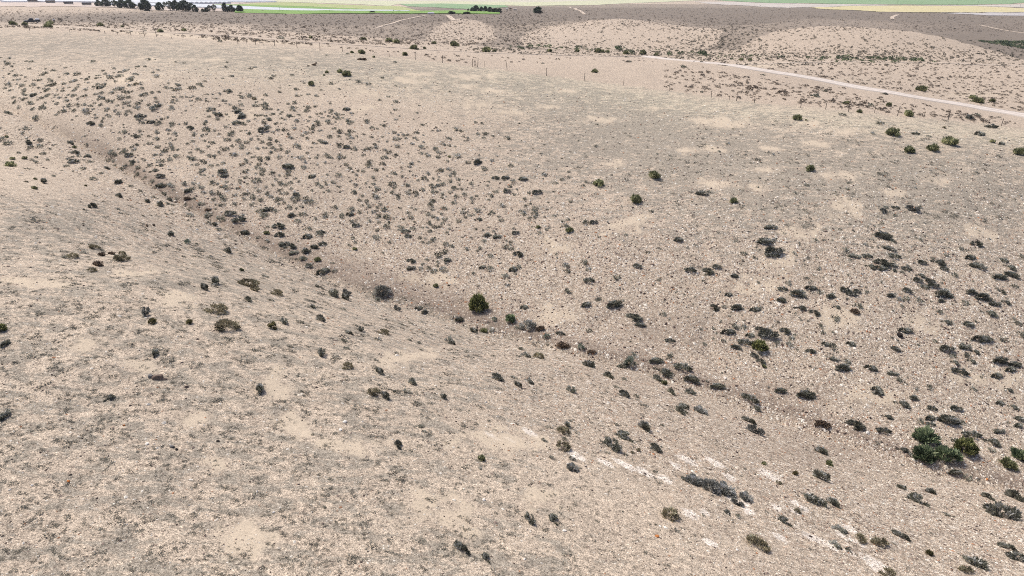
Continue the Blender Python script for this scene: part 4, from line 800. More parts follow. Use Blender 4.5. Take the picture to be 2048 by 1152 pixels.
field([(1416,-.5),(1470,3),(1536,6),(1680,8),(1800,9.2),(1930,9.8),(2020,8),(2048,5.5),(2300,3),(2300,-12),(1380,-12)], TEAL, 'large pale green field at the top right corner', .3)
field([(1618,15.5),(1700,12.5),(1800,11.5),(1950,12.7),(2048,17),(2300,22),(2300,28),(2048,24.5),(1900,25.2),(1760,24.2),(1680,20)], YELL, 'yellow stubble field on the right below the large green one', .3)
field([(1390,3.5),(1470,3.6),(1536,6.6),(1680,8.6),(1800,10),(1930,10.6),(2048,9),(2048,15.5),(1950,12),(1800,10.9),(1700,11.8),(1618,15),(1560,15.5),(1500,12),(1420,8)], PALE, 'whitish bare ground between the green and yellow fields at right', .22)
field([(1880,26),(2048,25.2),(2300,29),(2300,36),(2048,32),(1950,30)], field_mat('grey_ground', (.42, .40, .39), (.48, .46, .45)), 'pale grey strip under the yellow field at right', .22)
field([(-300,-2),(-300,12),(60,14),(190,14.5),(320,20),(400,22),(470,23),(470,17),(420,15),(395,11.5),(470,9),(500,4),(455,1),(330,9.5),(190,7.5),(120,2),(60,-1)], field_mat('pinkish_ground', (.50, .42, .36), (.56, .48, .42)), 'pinkish bare ground around the sheds at the top left', .2)

# ------------------------------------------------------------------ fence
WOOD = flat_mat('weathered_wood', (.15, .128, .105), var=.4, sc=12); WIRE = flat_mat('fence_wire', (.2, .19, .18), .5, .7)
def post_mesh(h, r=.048):
    m = MB(); segs = 4; px_, py_ = 0, 0
    jx = [random.uniform(-.02, .02) for _ in range(segs + 1)]
    for i in range(segs):
        m.tube((jx[i], 0, -.25 + (h + .25) * i / segs), (jx[i + 1], 0, -.25 + (h + .25) * (i + 1) / segs), r * (1.05 - .06 * i), r * (1.02 - .06 * i), 8)
    return m.mesh('post', WOOD)
PM = {k: post_mesh(k) for k in (.55, 1.0, 1.3, 1.5)}
THIN = {k: post_mesh(k, .03) for k in (.9, 1.1)}
raw = []
for (ox, oy), s_ in (((180,60), '242,60,55 443,70,60 655,85,60 875,103,65 1065,108,65 1303,135,50'), ((420,60), '138,187,80 447,222,100 590,225,65t 730,237,85 853,245,100t 1035,255,95 1395,288,120 1762,325,100'),
        ((660,80), '200,185,95 948,268,40 1365,315,90 1798,365,110'), ((900,100), '360,268,125 440,275,135 557,280,90t 912,325,105 1540,412,115'), ((1120,120), '387,337,130 1012,405,85t 1750,500,80t'),
        ((1360,150), '497,368,110 790,400,100t 903,415,125 1187,447,110 1930,520,95'), ((1580,180), '568,310,110 930,352,110 1350,370,90t 1718,412,150'), ((1792,190), '447,360,100t 830,410,160 1245,435,50 1685,490,105')):
    for tok in s_.split():
        x, y, h_ = tok.split(','); thin = h_.endswith('t'); raw.append((ox + float(x) / 8, oy + float(y) / 8, float(h_.rstrip('t')) / 8, thin))
raw = [(-60, 60, 9, False), (60, 62, 8, False), (140, 64.5, 8, True)] + raw + [(2070, 257.5, 14, False), (2140, 266, 14, True), (2220, 275, 14, False)]
fl = gpt(1014, 141)
fence = tag(link(bpy.data.objects.new('wire_fence', None)), 'long wire fence of thin dark wooden posts along the crest of the far slope', 'fence'); fence.location = fl
tops = []
for x, y, hp, thin in raw:
    h = hit(x, y)
    g0 = h[0]; hm = hp * h[2] / FPX / .96
    if thin: me = THIN[.9 if hm < 1.0 else 1.1]; 
    else: me = PM[min(PM, key=lambda k: abs(k - hm))]
    p = obj('post', me, fence); p.location = g0 - fl; p.rotation_euler = (random.gauss(0, .03), random.gauss(0, .05), random.uniform(0, 6)); 
    tops.append(g0)
m = MB()
b0 = gpt(945, 133.7) - fl; b1 = gpt(955.5, 134.3) - fl
m.tube(b0 + Vector((.25, 0, .05)), b1 + Vector((-.25, 0, 1.25)), .04, .035); m.tube(b0 + Vector((.25, .02, 1.3)), b1 + Vector((-.3, .02, .05)), .04, .035)
m.build('cross_brace', WOOD, fence)
for hz in (.25, .5, .75, 1.0, 1.18):
    m = MB()
    for a, b in zip(tops[:-1], tops[1:]):
        m.tube(a - fl + Vector((0, 0, hz)), b - fl + Vector((0, 0, hz)), .002, .002, 3)
    m.build('wire', WIRE, fence)
for x, y, hp, lb in ((341.5, 51.5, 7.5, 'single dark post standing in the scrub beyond the track, upper left'), (617, 62, 7, 'single pale thin post in the scrub above the fence, left of centre'), (1104, 104, 6, 'single short post where the dark scrub belt begins, top centre')):
    h = hit(x, y); o = obj('fence_post', PM[1.3] if lb.startswith('single dark') else THIN[1.1]); o.location = h[0]; o.scale = (1.6, 1.6, hp * h[2] / FPX / 1.25)
    tag(o, lb, 'post')

# ------------------------------------------------------------------ trees
BARK = flat_mat('tree_bark', (.14, .115, .095), var=.35, sc=2)
KM['T'] = leaf_mat('tree_leaf', [(0, (.02,.033,.024)), (.5, (.055,.085,.055)), (.85, (.11,.15,.09)), (1, (.18,.22,.13))])
KM['U'] = leaf_mat('thin_tree_leaf', [(0, (.03,.04,.022)), (.5, (.075,.09,.05)), (.85, (.14,.155,.09)), (1, (.2,.21,.14))])
def crown_mesh(kind, nc, nl, L, egg, rc, base):
    """unit crown: half width .5, height 1 from base to top"""
    a = rng.uniform(0, 6.283, nc); z = rng.uniform(0, 1, nc); rr = np.sqrt(np.clip(1 - (2 * z - .9) ** 2, .05, 1)) * (1 - egg * z) * .5
    C = np.stack([np.cos(a) * rr * rng.uniform(.55, .95, nc), np.sin(a) * rr * rng.uniform(.55, .95, nc), base + z * (1 - base) * .9], 1)
    ci = rng.integers(0, nc, nl); off = rand_unit(nl) * (rng.uniform(0, 1, nl) ** .5)[:, None]
    P = C[ci] + off * rc * rng.uniform(.7, 1.2, nc)[ci][:, None]
    D = off + rand_unit(nl) * .5 + (P - np.array([0, 0, .5])) * .8 + np.array([0, 0, .2]); D /= np.linalg.norm(D, axis=1, keepdims=True)
    Ls = L * rng.uniform(.6, 1.4, nl); V = leaf_tris(P, D, Ls, Ls * .38)
    tint = np.clip(rng.uniform(.15, .75, nc)[ci] + rng.normal(0, .15, nl), 0, 1)
    A = V.reshape(-1, 3); t3 = np.repeat(tint, 3)
    return mesh_np('crown', A, np.arange(len(A)).reshape(-1, 3), [KM[kind]], {'tint': np.stack([t3] * 3, 1)}), C
def trunk_mesh(C, base):
    m = MB(); top = base + .35
    m.tube((0, 0, -.04), (.01, .01, base + .05), .045, .034, 8); m.tube((.01, .01, base + .05), (0, .02, top), .034, .018, 7)
    for i in range(min(9, len(C))):
        c = C[i]; z0 = base * .6 + (top - base * .6) * (i / 9)
        m.tube((.01, .01, z0), tuple(c), .018, .006, 5)
    return m.mesh('trunk', BARK)
CR = []
for kind, nc, nl, L, egg, rc, base in (('T', 46, 3200, .075, .15, .15, .08), ('T', 40, 2800, .08, .35, .15, .06), ('T', 50, 3400, .07, .05, .14, .12), ('U', 24, 1100, .07, .1, .13, .28), ('T', 30, 2400, .1, .1, .2, .02)):
    cm, C = crown_mesh(kind, nc, nl, L, egg, rc, base); CR.append((cm, trunk_mesh(C, base)))
def tree(x, yb, w, h, v, label, cat='tree', group=None, name='tree'):
    hh = hit(x, yb); 
    s = hh[2] / FPX
    t = link(bpy.data.objects.new(name, None)); t.location = hh[0]; t.rotation_euler = (0, 0, random.uniform(0, 6.28)); 
    c = obj('crown', CR[v][0], t); k = obj('trunk', CR[v][1], t)
    for o in (c, k): o.scale = (w * s * 1.1, w * s * 1.1, h * s * 1.04)
    return tag(t, label, cat, group)
G1 = 'dark trees in a row at the top left'
for x, y, w, h, v, lb in ((197,12.5,11,11,0,'small round dark tree, leftmost of the row at top left'), (213,13.5,18,13,0,'broad dark tree second from the left in the top left row'), (230,15,14,13,3,'thin loose tree between the second and third broad dark trees'), (244,16,20,15,2,'dark tree left half of the dense pair in the top left row'), (261,16.5,20,15.5,0,'dark tree right half of the dense pair in the top left row'),
    (292,21.5,25,20,1,'wide pyramidal dark tree standing alone in the gap of the row'), (320,20.8,15,14,0,'round dark tree left end of the longest tree clump'), (330,17,8,12,3,'thin wispy tree behind the round one at the clump left end'), (341,21.3,16,17,3,'pale loose tree second in the longest tree clump'), (353,21.8,17,18.5,2,'tall dark tree in the middle of the longest clump'), (371,22.6,27,19,2,'largest and darkest tree at the right of the longest clump'), (391,23.6,12,12,0,'round tree closing the right end of the longest clump'),
    (406,23.6,6,5.5,4,'tiny dark bush tree just right of the longest clump'), (413,23.6,7,7.5,4,'small round dark tree right of the tiny one'), (420,23.6,9,12,3,'thin pale tree, left of two standing before the green field'), (429,23.6,10,13,3,'thin pale tree, right of two standing before the green field'), (451,23.7,12.5,15.5,0,'tall round-headed tree on a pale trunk before the green field'), (464,23.8,14,12,0,'round dark tree between two others before the green field'), (480,24,14,12,1,'sloping dark tree at the right end of the top left row')):
    tree(x, y, w, h, v, lb, group=G1)
G2 = 'round dark trees around the farm'
for x, y, w, h, v, lb in ((936.5,22,4,4.5,1,'tiny cone-shaped tree left of the farm trees'), (945,23,8,7,4,'small dark tree joined to the left of the tallest farm tree'), (952,23,13,10.5,0,'tallest round dark tree at the farm'), (962.5,23.3,7,8.5,4,'narrow dark tree right of the tallest farm tree'), (970.5,23.5,8,9.5,4,'dark tree behind the tiny white shed at the farm'), (980,24.3,11,9,0,'round dark tree right of the tiny white shed'), (990,25.2,13,7.5,4,'wide low dark tree at the farm'), (998,25.4,11,7.5,4,'low dark tree at the right end of the farm trees, beside white house'), (1075.5,26.3,16,11,4,'lone square-headed dark tree right of the farm')):
    tree(x, y, w, h, v, lb, group=G2)
for x, y, w, h, lb in ((934,28,14,4,'low round dark bush on the brow below the farm trees'), (903,28,13,5,'low round dark bush on the brow, right of the long white shed'), (744.5,25.6,11,3.2,'low flat dark bush on the brow, left of the long white shed')):
    tree(x, y, w, h, 4, lb, 'bush', name='brow_bush')

# ------------------------------------------------------------------ buildings and shade nets
WHITE_W = flat_mat('white_wall', (.76, .75, .72), var=.05); DARKR = flat_mat('dark_roof', (.035, .037, .05), .5, .0, .15); BEIGE = flat_mat('beige_wall', (.52, .45, .36), var=.12)
NET = flat_mat('shade_net', (.56, .60, .64), .6, 0, .05, .05); NETW = flat_mat('net_side', (.7, .73, .76), .7, 0, .1, .2); GLASS = flat_mat('dark_window', (.03, .03, .035), .2)
def at(x, y):
    h = hit(x, y); return h[0], h[2] / FPX
def face_cam(o, p): o.rotation_euler = (0, 0, -math.atan2(p.x, p.y))
def shed(name, x, y, w, hwall, hroof, depth, wallm, roofm, label, cat='shed', group=None, gable=False, over=.3, holes=0):
    p, s = at(x, y)
    e = link(bpy.data.objects.new(name, None)); e.location = p; face_cam(e, p)
    W = w * s; Hw = hwall * s; Hr = hroof * s
    m = MB(); m.box((0, depth / 2, Hw / 2 - .3), (W - over * 2, depth - over * 2, Hw + .6)); m.build('wall', wallm, e)
    m = MB()
    if gable: m.prism([(-W / 2, Hw), (W / 2, Hw), (W / 2, Hw + .15), (0, Hw + Hr), (-W / 2, Hw + .15)], 0, depth)
    else: m.prism([(-W / 2, Hw), (W / 2, Hw), (W / 2 - .15, Hw + Hr), (-W / 2 + .15, Hw + Hr)], 0, depth)
    m.build('roof', roofm, e)
    for i in range(holes):
        m = MB(); m.box((-W / 2 + W * (i + .7) / (holes + .4), over - .02, Hw * .5), (max(.5, W * .12), .06, Hw * .55)); m.build('window', GLASS, e)
    return tag(e, label, cat, group)
GS = 'dark-roofed sheds in a row at the top left'
for x, y, lb in ((66,5,'dark-roofed beige shed, leftmost and highest of four at top left'), (101.5,6.5,'dark-roofed beige shed, second from the left of four'), (137.5,8.8,'dark-roofed beige shed, third from the left of four'), (174,10.8,'dark-roofed beige shed, rightmost of four, beside the dark trees')):
    shed('farm_shed', x, y, 17.5, 3.2, 2.0, 9, BEIGE, DARKR, lb, 'shed', GS)
shed('farm_shed', 455, 6, 11.5, .5, 1.5, 6, BEIGE, DARKR, 'low dark-roofed shed by the right end of the white shade nets', 'shed')
shed('farm_shed', 862, 28.5, 13.5, 1.2, 2.0, 5, WHITE_W, flat_mat('white_sheet_roof', (.78,.78,.80), .35, .2, .06), 'long white-roofed shed half hidden behind the brow, below the green strips', 'shed')
shed('farm_shed', 967.5, 23.9, 5, 1.1, .9, 4, BEIGE, WHITE_W, 'tiny white-roofed shed between the round farm trees', 'shed')
shed('farmhouse', 1014, 20.5, 3.6, 2.8, .8, 6, WHITE_W, WHITE_W, 'white block house at the right end of the farm trees', 'house', gable=False, holes=1)
shed('farmhouse', 1030, 20.7, 8, 1.3, 1.0, 6, flat_mat('grey_brown_wall', (.2, .18, .16)), flat_mat('pink_sheet_roof', (.68, .6, .53)), 'low house with a pale pinkish roof, right of the white block house', 'house', holes=2)  # walls in one even dull grey-brown, darker than the roof
shed('farmhouse', 1021, 18.7, 6, 1.0, 1.6, 6, flat_mat('brick_wall', (.25, .16, .12)), flat_mat('brown_tile_roof', (.16, .1, .075)), 'small brown-roofed house behind the white block house', 'house', gable=True, holes=1)
def net(x0, x1, y0, y1, h_, label):
    """big flat net house: ridged roof on a low side wall, between two ground lines"""
    A = [gpt(x0, y0), gpt(x1, y1)]
    s0 = A[0]; s1 = A[1]; d = Vector((s1.x - s0.x, s1.y - s0.y, 0)); W = d.length; d.normalize(); back = Vector((-d.y, d.x, 0))
    if back.y < 0: back = -back
    e = link(bpy.data.objects.new('shade_net_house', None)); e.location = s0
    n = max(6, int(W / 8)); depth = 260; nb = 6
    V, F = [], []
    for j in range(nb + 1):
        for i in range(n * 2 + 1):
            p = d * (W * i / (2 * n)) + back * (depth * j / nb)
            gz = ground(s0.x + p.x, s0.y + p.y) - s0.z
            V.append((p.x, p.y, gz + h_ + (1.1 if i % 2 else 0)))
    k = n * 2 + 1
    F = [(j * k + i, j * k + i + 1, (j + 1) * k + i + 1, (j + 1) * k + i) for j in range(nb) for i in range(n * 2)]
    me = mesh_np('roof', np.array(V), np.array(F), [NET]); obj('roof', me, e)
    V2, F2 = [], []
    loop = [(i, 0) for i in range(k)] + [(k - 1, j) for j in range(1, nb + 1)] + [(i, nb) for i in range(k - 2, -1, -1)] + [(0, j) for j in range(nb - 1, 0, -1)]
    for i, j in loop:
        x, y, z = V[j * k + i]; V2 += [(x, y, z - .02), (x, y, z - h_ - 3)]
    L = len(loop); F2 = [(2 * i, 2 * i + 1, 2 * ((i + 1) % L) + 1, 2 * ((i + 1) % L)) for i in range(L)]
    obj('side_wall', mesh_np('side_wall', np.array(V2), np.array(F2), [NETW]), e)
    tag(e, label, 'net house')
net(-260, 186, -6.0, 5.2, 1.1, 'white ridged shade-net house behind the four dark-roofed sheds')
net(203, 335, 9.5, 10.2, 1.6, 'white shade-net house seen through the gaps between the dark trees')
net(338, 462, 8.6, 7.4, 1.6, 'white shade-net house tapering off at right, behind the longest tree clump')

# ------------------------------------------------------------------ utility poles on the plain
def pole_parts():
    m = MB(); m.tube((0, 0, -.5), (0, 0, 9.2), .16, .1, 8); a = m.mesh('pole', WOOD)
    m = MB(); m.box((0, 0, 8.7), (1.9, .12, .14)); 
    for x in (-.8, 0, .8): m.tube((x, 0, 8.76), (x, 0, 9.0), .05, .035, 6)
    return a, m.mesh('crossarm', WOOD)
PA, PB = pole_parts()
for x, y, hp, lb in ((560,24.5,9,'utility pole in the bright green field, left one of two'), (659.5,24.5,7,'utility pole in the bright green field, right one of two'), (1371.5,13,9,'utility pole standing on the grey scrub plain, top centre right'), (1593,7,7,'utility pole at the green field edge, leftmost of the far right line'),
        (1665,8,7,'utility pole, left one of a close pair by the green field'), (1673,8,8,'utility pole, right one of a close pair by the green field'), (1794,9,8,'utility pole in the middle of the green field edge at right'), (1915,9.6,9,'tall utility pole left of the leaning one at top right'), (1954,12,9,'slightly leaning utility pole at the top right'), (2003,8.5,6,'short utility pole near the top right corner'), (2040,14,8,'utility pole nearest the right edge, by the yellow field'), (1539,5.5,7,'utility pole near the left end of the large green field')):
    h = hit(x, y); e = link(bpy.data.objects.new('utility_pole', None)); e.location = h[0]; face_cam(e, h[0]); e.scale = [hp * h[2] / FPX / 9.0] * 3
    if 'leaning' in lb and 'left of' not in lb: e.rotation_euler[1] = .12
    obj('pole', PA, e); obj('crossarm', PB, e); tag(e, lb, 'pole', 'utility poles')

# ------------------------------------------------------------------ pickup truck
def truck():
    p, s = at(65, 46.2)
    paint = NT('dark_blue_paint'); paint.b.inputs['Base Color'].default_value = (.018, .024, .036, 1); paint.b.inputs['Roughness'].default_value = .3; paint.b.inputs['Specular IOR Level'].default_value = .5
    n_ = paint.noise(paint.co(), 2, 4, .6); paint.set(paint.b.inputs['Base Color'], paint.mix(n_, (.016, .021, .032), (.035, .042, .055)))
    rub = flat_mat('tyre_rubber', (.018, .018, .018)); rimm = flat_mat('wheel_rim', (.45, .45, .46), .3, .8, .1); wht = flat_mat('white_tarp', (.8, .8, .8), .6, 0, .05); lampm = flat_mat('lamp_glass', (.6, .6, .6), .15); trim = flat_mat('black_trim', (.012, .012, .012), .5)
    e = link(bpy.data.objects.new('pickup_truck', None)); e.location = p; face_cam(e, p)
    # body side profile, front at -x
    m = MB()
    prof = [(-2.62, .42), (2.55, .42), (2.6, .55), (2.6, 1.08), (.55, 1.08), (.55, 1.06), (-1.15, 1.06), (-2.35, .98), (-2.6, .86), (-2.66, .6)]
    m.prism(prof[::1], -.88, .88)
    body = m.build('body', paint.m, e, bevel=.04)
    m = MB()   # cab: lower sides narrower at the roof
    b = [(-1.25, 1.06), (.62, 1.06), (.42, 1.72), (-.55, 1.76)]
    V = [(x, -.84 if z < 1.2 else -.68, z) for x, z in b] + [(x, .84 if z < 1.2 else .68, z) for x, z in b]
    m.add(V, [(0, 1, 2, 3), (7, 6, 5, 4), (0, 4, 5, 1), (1, 5, 6, 2), (2, 6, 7, 3), (3, 7, 4, 0)])
    m.build('cab', paint.m, e, bevel=.05)
    def pane(pts, nm='window'):
        m = MB(); c = Vector((-.2, 0, 1.4)); q_ = [Vector(t) for t in pts]
        n = (q_[1] - q_[0]).cross(q_[2] - q_[0]).normalized(); n = n if n.dot(q_[0] - c) > 0 else -n
        m.add([t + n * .012 for t in q_] + [t - n * .03 for t in q_], [tuple(range(len(q_))), tuple(reversed(range(len(q_), 2 * len(q_))))] + [(i, (i + 1) % len(q_), len(q_) + (i + 1) % len(q_), len(q_) + i) for i in range(len(q_))])
        m.build(nm, GLASS, e)
    for sgn in (-1, 1):
        f = lambda x, z: (x, sgn * (.84 - (z - 1.06) / .68 * .16 + .0), z)
        pane([f(-1.0, 1.14), f(-.3, 1.14), f(-.3, 1.66), f(-.56, 1.66)]); pane([f(-.22, 1.14), f(.48, 1.14), f(.36, 1.66), f(-.22, 1.66)])
    pane([(-1.2, -.72, 1.1), (-1.2, .72, 1.1), (-.62, .6, 1.7), (-.62, -.6, 1.7)], 'windscreen')
    for x in (-1.72, 1.62):
        for sgn in (-1, 1):
            m = MB(); m.tube((x, sgn * .66, .38), (x, sgn * .92, .38), .38, .38, 18); w_ = m.build('wheel', rub, e, bevel=.03)
            m = MB(); m.tube((x, sgn * .915, .38), (x, sgn * .935, .38), .22, .2, 14); m.build('rim', rimm, w_)
    for sgn in (-1, 1):
        m = MB(); m.box((-2.58, sgn * .66, .78), (.16, .34, .16)); m.build('headlight', lampm, e)
        m = MB(); m.box((-1.05, sgn * .98, 1.18), (.12, .2, .16)); m.build('mirror', trim, e, bevel=.02)
    m = MB(); m.box((-2.68, 0, .52), (.14, 1.7, .2)); m.build('bumper', trim, e, bevel=.03)
    m = MB(); m.box((2.9, 0, .98), (.62, 1.5, .06)); m.box((2.66, 0, .52), (.14, 1.7, .18)); m.build('tailgate', trim, e, bevel=.02)
    tag(e, 'dark pickup truck parked in the scrub at the upper left, facing left', 'pickup truck')
    # white covered load riding in the bed
    o = MB()
    prof = [(1.05, 1.02), (2.55, 1.02), (2.5, 1.5), (2.3, 1.66), (1.25, 1.6), (1.0, 1.4)]
    o.prism(prof, -.78, .78); ld = o.build('covered_load', wht, None, bevel=.09); ld.location = p; face_cam(ld, p)
    tag(ld, 'white covered load sitting in the bed of the dark pickup truck', 'load')
truck()

# ------------------------------------------------------------------ person by the track
def person():
    p, s = at(109.3, 46.8)
    V = [(0,0,.95),(0,.0,1.12),(0,0,1.32),(0,0,1.46),(0,-.02,1.55),(0,-.03,1.66),  # pelvis, waist, chest, neck, head
         (.10,0,.9),(.12,-.02,.5),(.12,.02,.09),(.12,-.12,.04), (-.10,0,.9),(-.13,0,.5),(-.14,.03,.09),(-.14,-.1,.04),
         (.19,0,1.40),(.27,0,1.13),(.22,-.16,.95),(.21,-.22,.88), (-.19,0,1.40),(-.28,0,1.14),(-.24,-.14,.94),(-.23,-.2,.86)]
    E = [(0,1),(1,2),(2,3),(3,4),(4,5),(0,6),(6,7),(7,8),(8,9),(0,10),(10,11),(11,12),(12,13),(2,14),(14,15),(15,16),(16,17),(2,18),(18,19),(19,20),(20,21)]
    R = [.155,.145,.165,.065,.085,.105,.1,.065,.05,.04,.1,.065,.05,.04,.075,.05,.036,.03,.075,.05,.036,.03]
    skin = flat_mat('skin', (.22, .13, .09), .6, 0, .08); white = flat_mat('white_shirt_cloth', (.82, .82, .82), .8, 0, .05); dark = flat_mat('dark_trouser_cloth', (.02, .022, .026)); hair = flat_mat('dark_hair', (.015, .012, .01))
    def skinned(name, idx, mat, parent, grow=0):
        mp = {v: i for i, v in enumerate(idx)}
        me = bpy.data.meshes.new(name); me.from_pydata([V[i] for i in idx], [(mp[a], mp[b]) for a, b in E if a in mp and b in mp], [])
        o = obj(name, me, parent); md = o.modifiers.new('skin', 'SKIN'); md.use_smooth_shade = True
        sv = me.skin_vertices[0].data if me.skin_vertices else None
        if sv is None:
            return o
        for i, v in enumerate(idx): sv[i].radius = (R[v] + grow, (R[v] + grow) * (.72 if v in (0, 1, 2) else 1))
        sv[0].use_root = True
        o.modifiers.new('sub', 'SUBSURF').levels = 2; o.modifiers['sub'].render_levels = 2
        me.materials.append(mat); return o
    def skin_layer(o): pass
    import bmesh
    def build(name, idx, mat, parent, grow=0):
        mp = {v: i for i, v in enumerate(idx)}
        bm = bmesh.new(); ly = bm.verts.layers.skin.verify()
        bv = [bm.verts.new(V[i]) for i in idx]
        for k, i in enumerate(idx):
            r = R[i] + grow; bv[k][ly].radius = (r, r * (.72 if i in (0, 1, 2) else 1)); bv[k][ly].use_root = (k == 0)
        for a, b in E:
            if a in mp and b in mp: bm.edges.new((bv[mp[a]], bv[mp[b]]))
        me = bpy.data.meshes.new(name); bm.to_mesh(me); bm.free(); me.materials.append(mat)
        o = obj(name, me, parent); o.modifiers.new('skin', 'SKIN').use_smooth_shade = True
        sb = o.modifiers.new('sub', 'SUBSURF'); sb.levels = sb.render_levels = 2
        return o
    e = link(bpy.data.objects.new('person', None)); e.location = p; face_cam(e, p)
    build('body', list(range(22)), skin, e)
    build('shirt', [1, 2, 14, 15, 18, 19, 0], white, e, .03)
    build('trousers', [0, 6, 7, 8, 10, 11, 12], dark, e, .022)
    m = MB(); 
    for i in range(1, 6):
        pass
    hb = bpy.data.meshes.new('hair'); bm = bmesh.new(); bmesh.ops.create_uvsphere(bm, u_segments=12, v_segments=8, radius=.118); 
    for v in bm.verts: v.co = (v.co.x, v.co.y * 1.08 + .0, v.co.z * 1.0 + 1.70)
    bm.to_mesh(hb); bm.free(); hb.materials.append(hair); obj('hair', hb, e)
    for sgn in (-1, 1):
        m = MB()
        for k in range(4):
            m.tube((sgn * .22 - .02 + k * .016, -.22, .87), (sgn * .22 - .02 + k * .016, -.25, .79 + (.012 if k in (0, 3) else 0)), .0085, .007, 6)
        m.tube((sgn * .22 - sgn * .03, -.22, .88), (sgn * .22 - sgn * .055, -.25, .83), .009, .007, 6)
        m.build('fingers', skin, e, smooth=True)
    tag(e, 'person in a white top and dark trousers standing among bushes right of the truck', 'person')
person()

# ------------------------------------------------------------------ rocks with a look of their own
import bmesh
def rock(name, x, y, wpx, mat, label, sq=(1, .8, .6), seed=0, cat='rock', rot=0, sink=.15):
    h = hit(x, y); s = h[2] / FPX * wpx / 2
    bm = bmesh.new(); bmesh.ops.create_icosphere(bm, subdivisions=3, radius=1)
    r_ = random.Random(seed); pl = [(Vector((r_.gauss(0, 1), r_.gauss(0, 1), r_.gauss(0, 1))).normalized(), r_.uniform(.6, .9)) for _ in range(9)]
    for v in bm.verts:
        for n, d in pl:
            q_ = v.co.dot(n)
            if q_ > d: v.co -= n * (q_ - d) * .9
        v.co *= 1 + .05 * math.sin(v.co.x * 7 + seed) * math.cos(v.co.y * 6 - v.co.z * 5)
        v.co = Vector((v.co.x * sq[0], v.co.y * sq[1], v.co.z * sq[2]))
    me = bpy.data.meshes.new(name); bm.to_mesh(me); bm.free(); me.materials.append(mat)
    o = obj(name, me); o.scale = (s, s, s); o.location = h[0] + h[1] * (s * sq[2] * (1 - 2 * sink) * .5); o.rotation_euler = (0, 0, rot)
    return tag(o, label, cat)
BROWN = flat_mat('brown_rock', (.17, .125, .10), var=.45, sc=6); GREYR = flat_mat('grey_rock', (.2, .19, .18), var=.35, sc=6); BLACKR = flat_mat('black_rock', (.02, .016, .014), var=.5, sc=4)
PALER = flat_mat('pale_rock', (.72, .68, .62), var=.12, sc=8); ORANGE = flat_mat('rusty_rock', (.45, .17, .05), var=.25, sc=6); LIMER = flat_mat('lime_rock', (.66, .60, .52), var=.15, sc=8)
rock('boulder', 316, 757, 20, BROWN, 'pinkish brown boulder, right half of a split rock on the left near slope', (1.15, .8, .7), 3, 'boulder', .3)
rock('boulder', 302, 754, 13, GREYR, 'grey-brown boulder, left half of a split rock on the left near slope', (.75, .9, .9), 8, 'boulder', -.5)
rock('boulder', 326, 759, 13, BROWN, 'small brown rock at the right foot of the split boulder', (1.3, .6, .45), 12, 'boulder', .2)
rock('rock', 1799, 671, 13, BLACKR, 'round black rock alone below a dark shrub on the right far slope', (1, .9, .85), 5)
for i, (x, y, w_, mt, lb) in enumerate(((689.5,844,10,PALER,'larger flat white stone of a pair on the near slope, lower left of centre'), (680.5,860,8,PALER,'white stone just below left of the larger flat white one'), (294,888,8,PALER,'white oval stone alone, left of the dark stones on the near slope'), (353,899,8,BLACKR,'dark stone under a grey stone, lower left near slope'), (344,894,11,GREYR,'grey rounded stone beside a dark one, lower left near slope'),
    (436,883,8,BLACKR,'dark flat stone lying alone right of the grey and dark pair'), (141,950,6,BLACKR,'small black stone above a rusty orange one, lower left'), (137,963,8,ORANGE,'rusty orange stone under a small black one, lower left'), (248,851,6,ORANGE,'small orange stone on the left near slope'), (968,1000,8,PALER,'pale round stone right of the big bare sand patch'), (1129,1062,9,PALER,'white stone below the two side-by-side shrubs'), (1314,1073,9,ORANGE,'rusty orange stone near the bottom edge, right of centre'),
    (1867,912,11,ORANGE,'orange stone beside the low dark green bush in the gully'), (1974,959,7,ORANGE,'orange stone in the gully near the right edge'), (1735,866,9,PALER,'white boulder beside dry brown shrub in the gully'), (1647,858,7,PALER,'white stone at the gully edge right of two dark shrubs'), (1450,757,9,PALER,'pale boulder in the gully above a dark shrub'), (1474,1100,7,PALER,'white stone left of the largest tan-topped shrub'), (64,971,6,PALER,'white stone nearest the left edge, lower left'), (20,980,6,PALER,'white stone at the left edge near the bottom'), (547,1025,6,PALER,'small white stone below the dark mats, lower left'), (1049,1119,6,PALER,'white stone near the bottom edge, right of the dark wispy shrub'), (1735,738,6,LIMER,'cream stone against a dark shrub on the right far slope'), (1930,930,7,PALER,'white boulder below the bright leafy green bush'), (1005,664,9,LIMER,'pale rock in the gully bed below the dark green bush'), (985,657,8,PALER,'white rock in the gully bed just above a pale one'), (1060,676,8,PALER,'white rock in the gully bed below the silver-grey bush'), (1108,700,7,LIMER,'pale rock in the gully near the round mint-green shrub'))):
    rock('stone', x, y, w_, mt, lb, (1, random.uniform(.7, .95), random.uniform(.45, .7)), 20 + i, 'stone', random.uniform(0, 3))

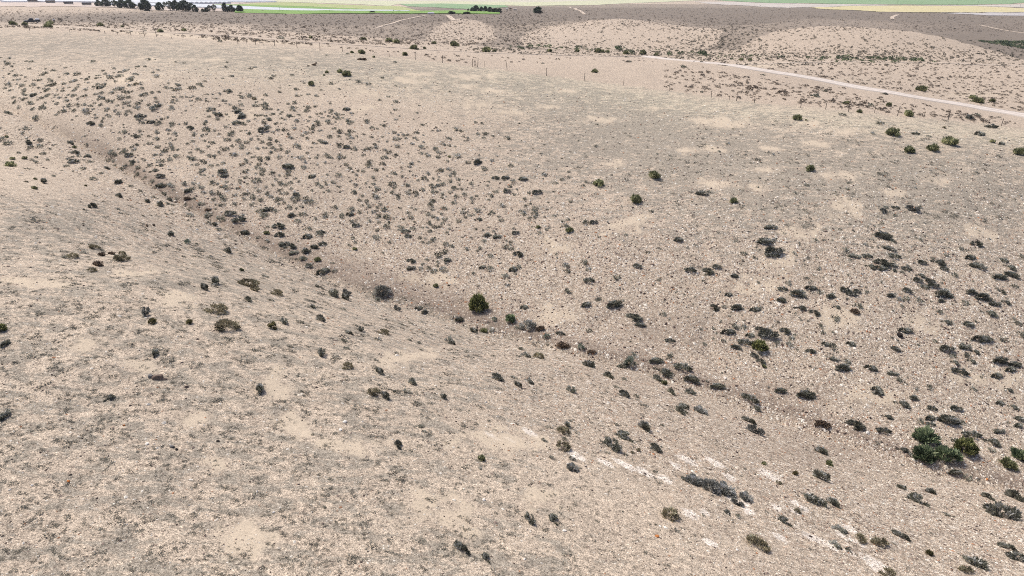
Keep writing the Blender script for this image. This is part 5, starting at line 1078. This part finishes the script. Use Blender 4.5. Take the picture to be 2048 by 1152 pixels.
# ------------------------------------------------------------------ thin haze over the plain
def haze():
    m = bpy.data.materials.new('haze_air'); m.use_nodes = True; t = m.node_tree; t.nodes.clear()
    o = t.nodes.new('ShaderNodeOutputMaterial'); v = t.nodes.new('ShaderNodeVolumePrincipled')
    v.inputs['Color'].default_value = (.9, .93, 1, 1); v.inputs['Density'].default_value = HAZE; v.inputs['Anisotropy'].default_value = .3
    t.links.new(v.outputs[0], o.inputs['Volume'])
    lo = float(TV[:, 2].min()) - 1; hi = max(CAMZ, float(TV[:, 2].max())) + 2
    mb = MB(); mb.box((0, 0, (lo + hi) / 2), (18400, 18400, hi - lo)); h = mb.build('haze', m)
    tag(h, 'thin pale haze lying over the far plain', 'haze', kind='stuff')
HAZE = .0001
haze()
# ------------------------------------------------------------------ camera, light
cam = bpy.data.cameras.new('camera'); cam.lens = 24; cam.sensor_width = 36; cam.clip_start = .1; cam.clip_end = 20000
co_ = link(bpy.data.objects.new('camera', cam)); co_.location = (0, 0, CAMZ); co_.rotation_euler = (math.radians(90) - PITCH, 0, 0)
S.camera = co_
w = bpy.data.worlds.new('World'); S.world = w; w.use_nodes = True
wt = w.node_tree; bg = wt.nodes['Background']
sky = wt.nodes.new('ShaderNodeTexSky'); sky.sky_type = 'NISHITA'; sky.sun_disc = False
EL, ROT = math.radians(58), math.radians(-50)      # sun from behind the camera's left
sky.sun_elevation = EL; sky.sun_rotation = ROT; sky.altitude = 900; sky.dust_density = 6; sky.air_density = .55; sky.ozone_density = .2
wt.links.new(sky.outputs[0], bg.inputs[0]); bg.inputs[1].default_value = .09
sl = bpy.data.lights.new('sun', 'SUN'); sl.energy = 1.5; sl.angle = math.radians(11); sl.color = (1, .93, .84)
so = link(bpy.data.objects.new('sun', sl))
d_ = Vector((math.sin(ROT) * math.cos(EL), math.cos(ROT) * math.cos(EL), math.sin(EL)))
so.rotation_euler = d_.to_track_quat('Z', 'Y').to_euler()
S.view_settings.view_transform = 'Standard'; S.view_settings.look = 'None'; S.view_settings.gamma = 1; S.view_settings.exposure = 1.08
S.cycles.pixel_filter_type = 'BLACKMAN_HARRIS'; S.cycles.filter_width = 1.0
S.cycles.max_bounces = 5; S.cycles.diffuse_bounces = 3; S.cycles.transmission_bounces = 3; S.cycles.glossy_bounces = 1
S.cycles.use_adaptive_sampling = True
S.cycles.use_denoising = False; S.cycles.adaptive_threshold = .008
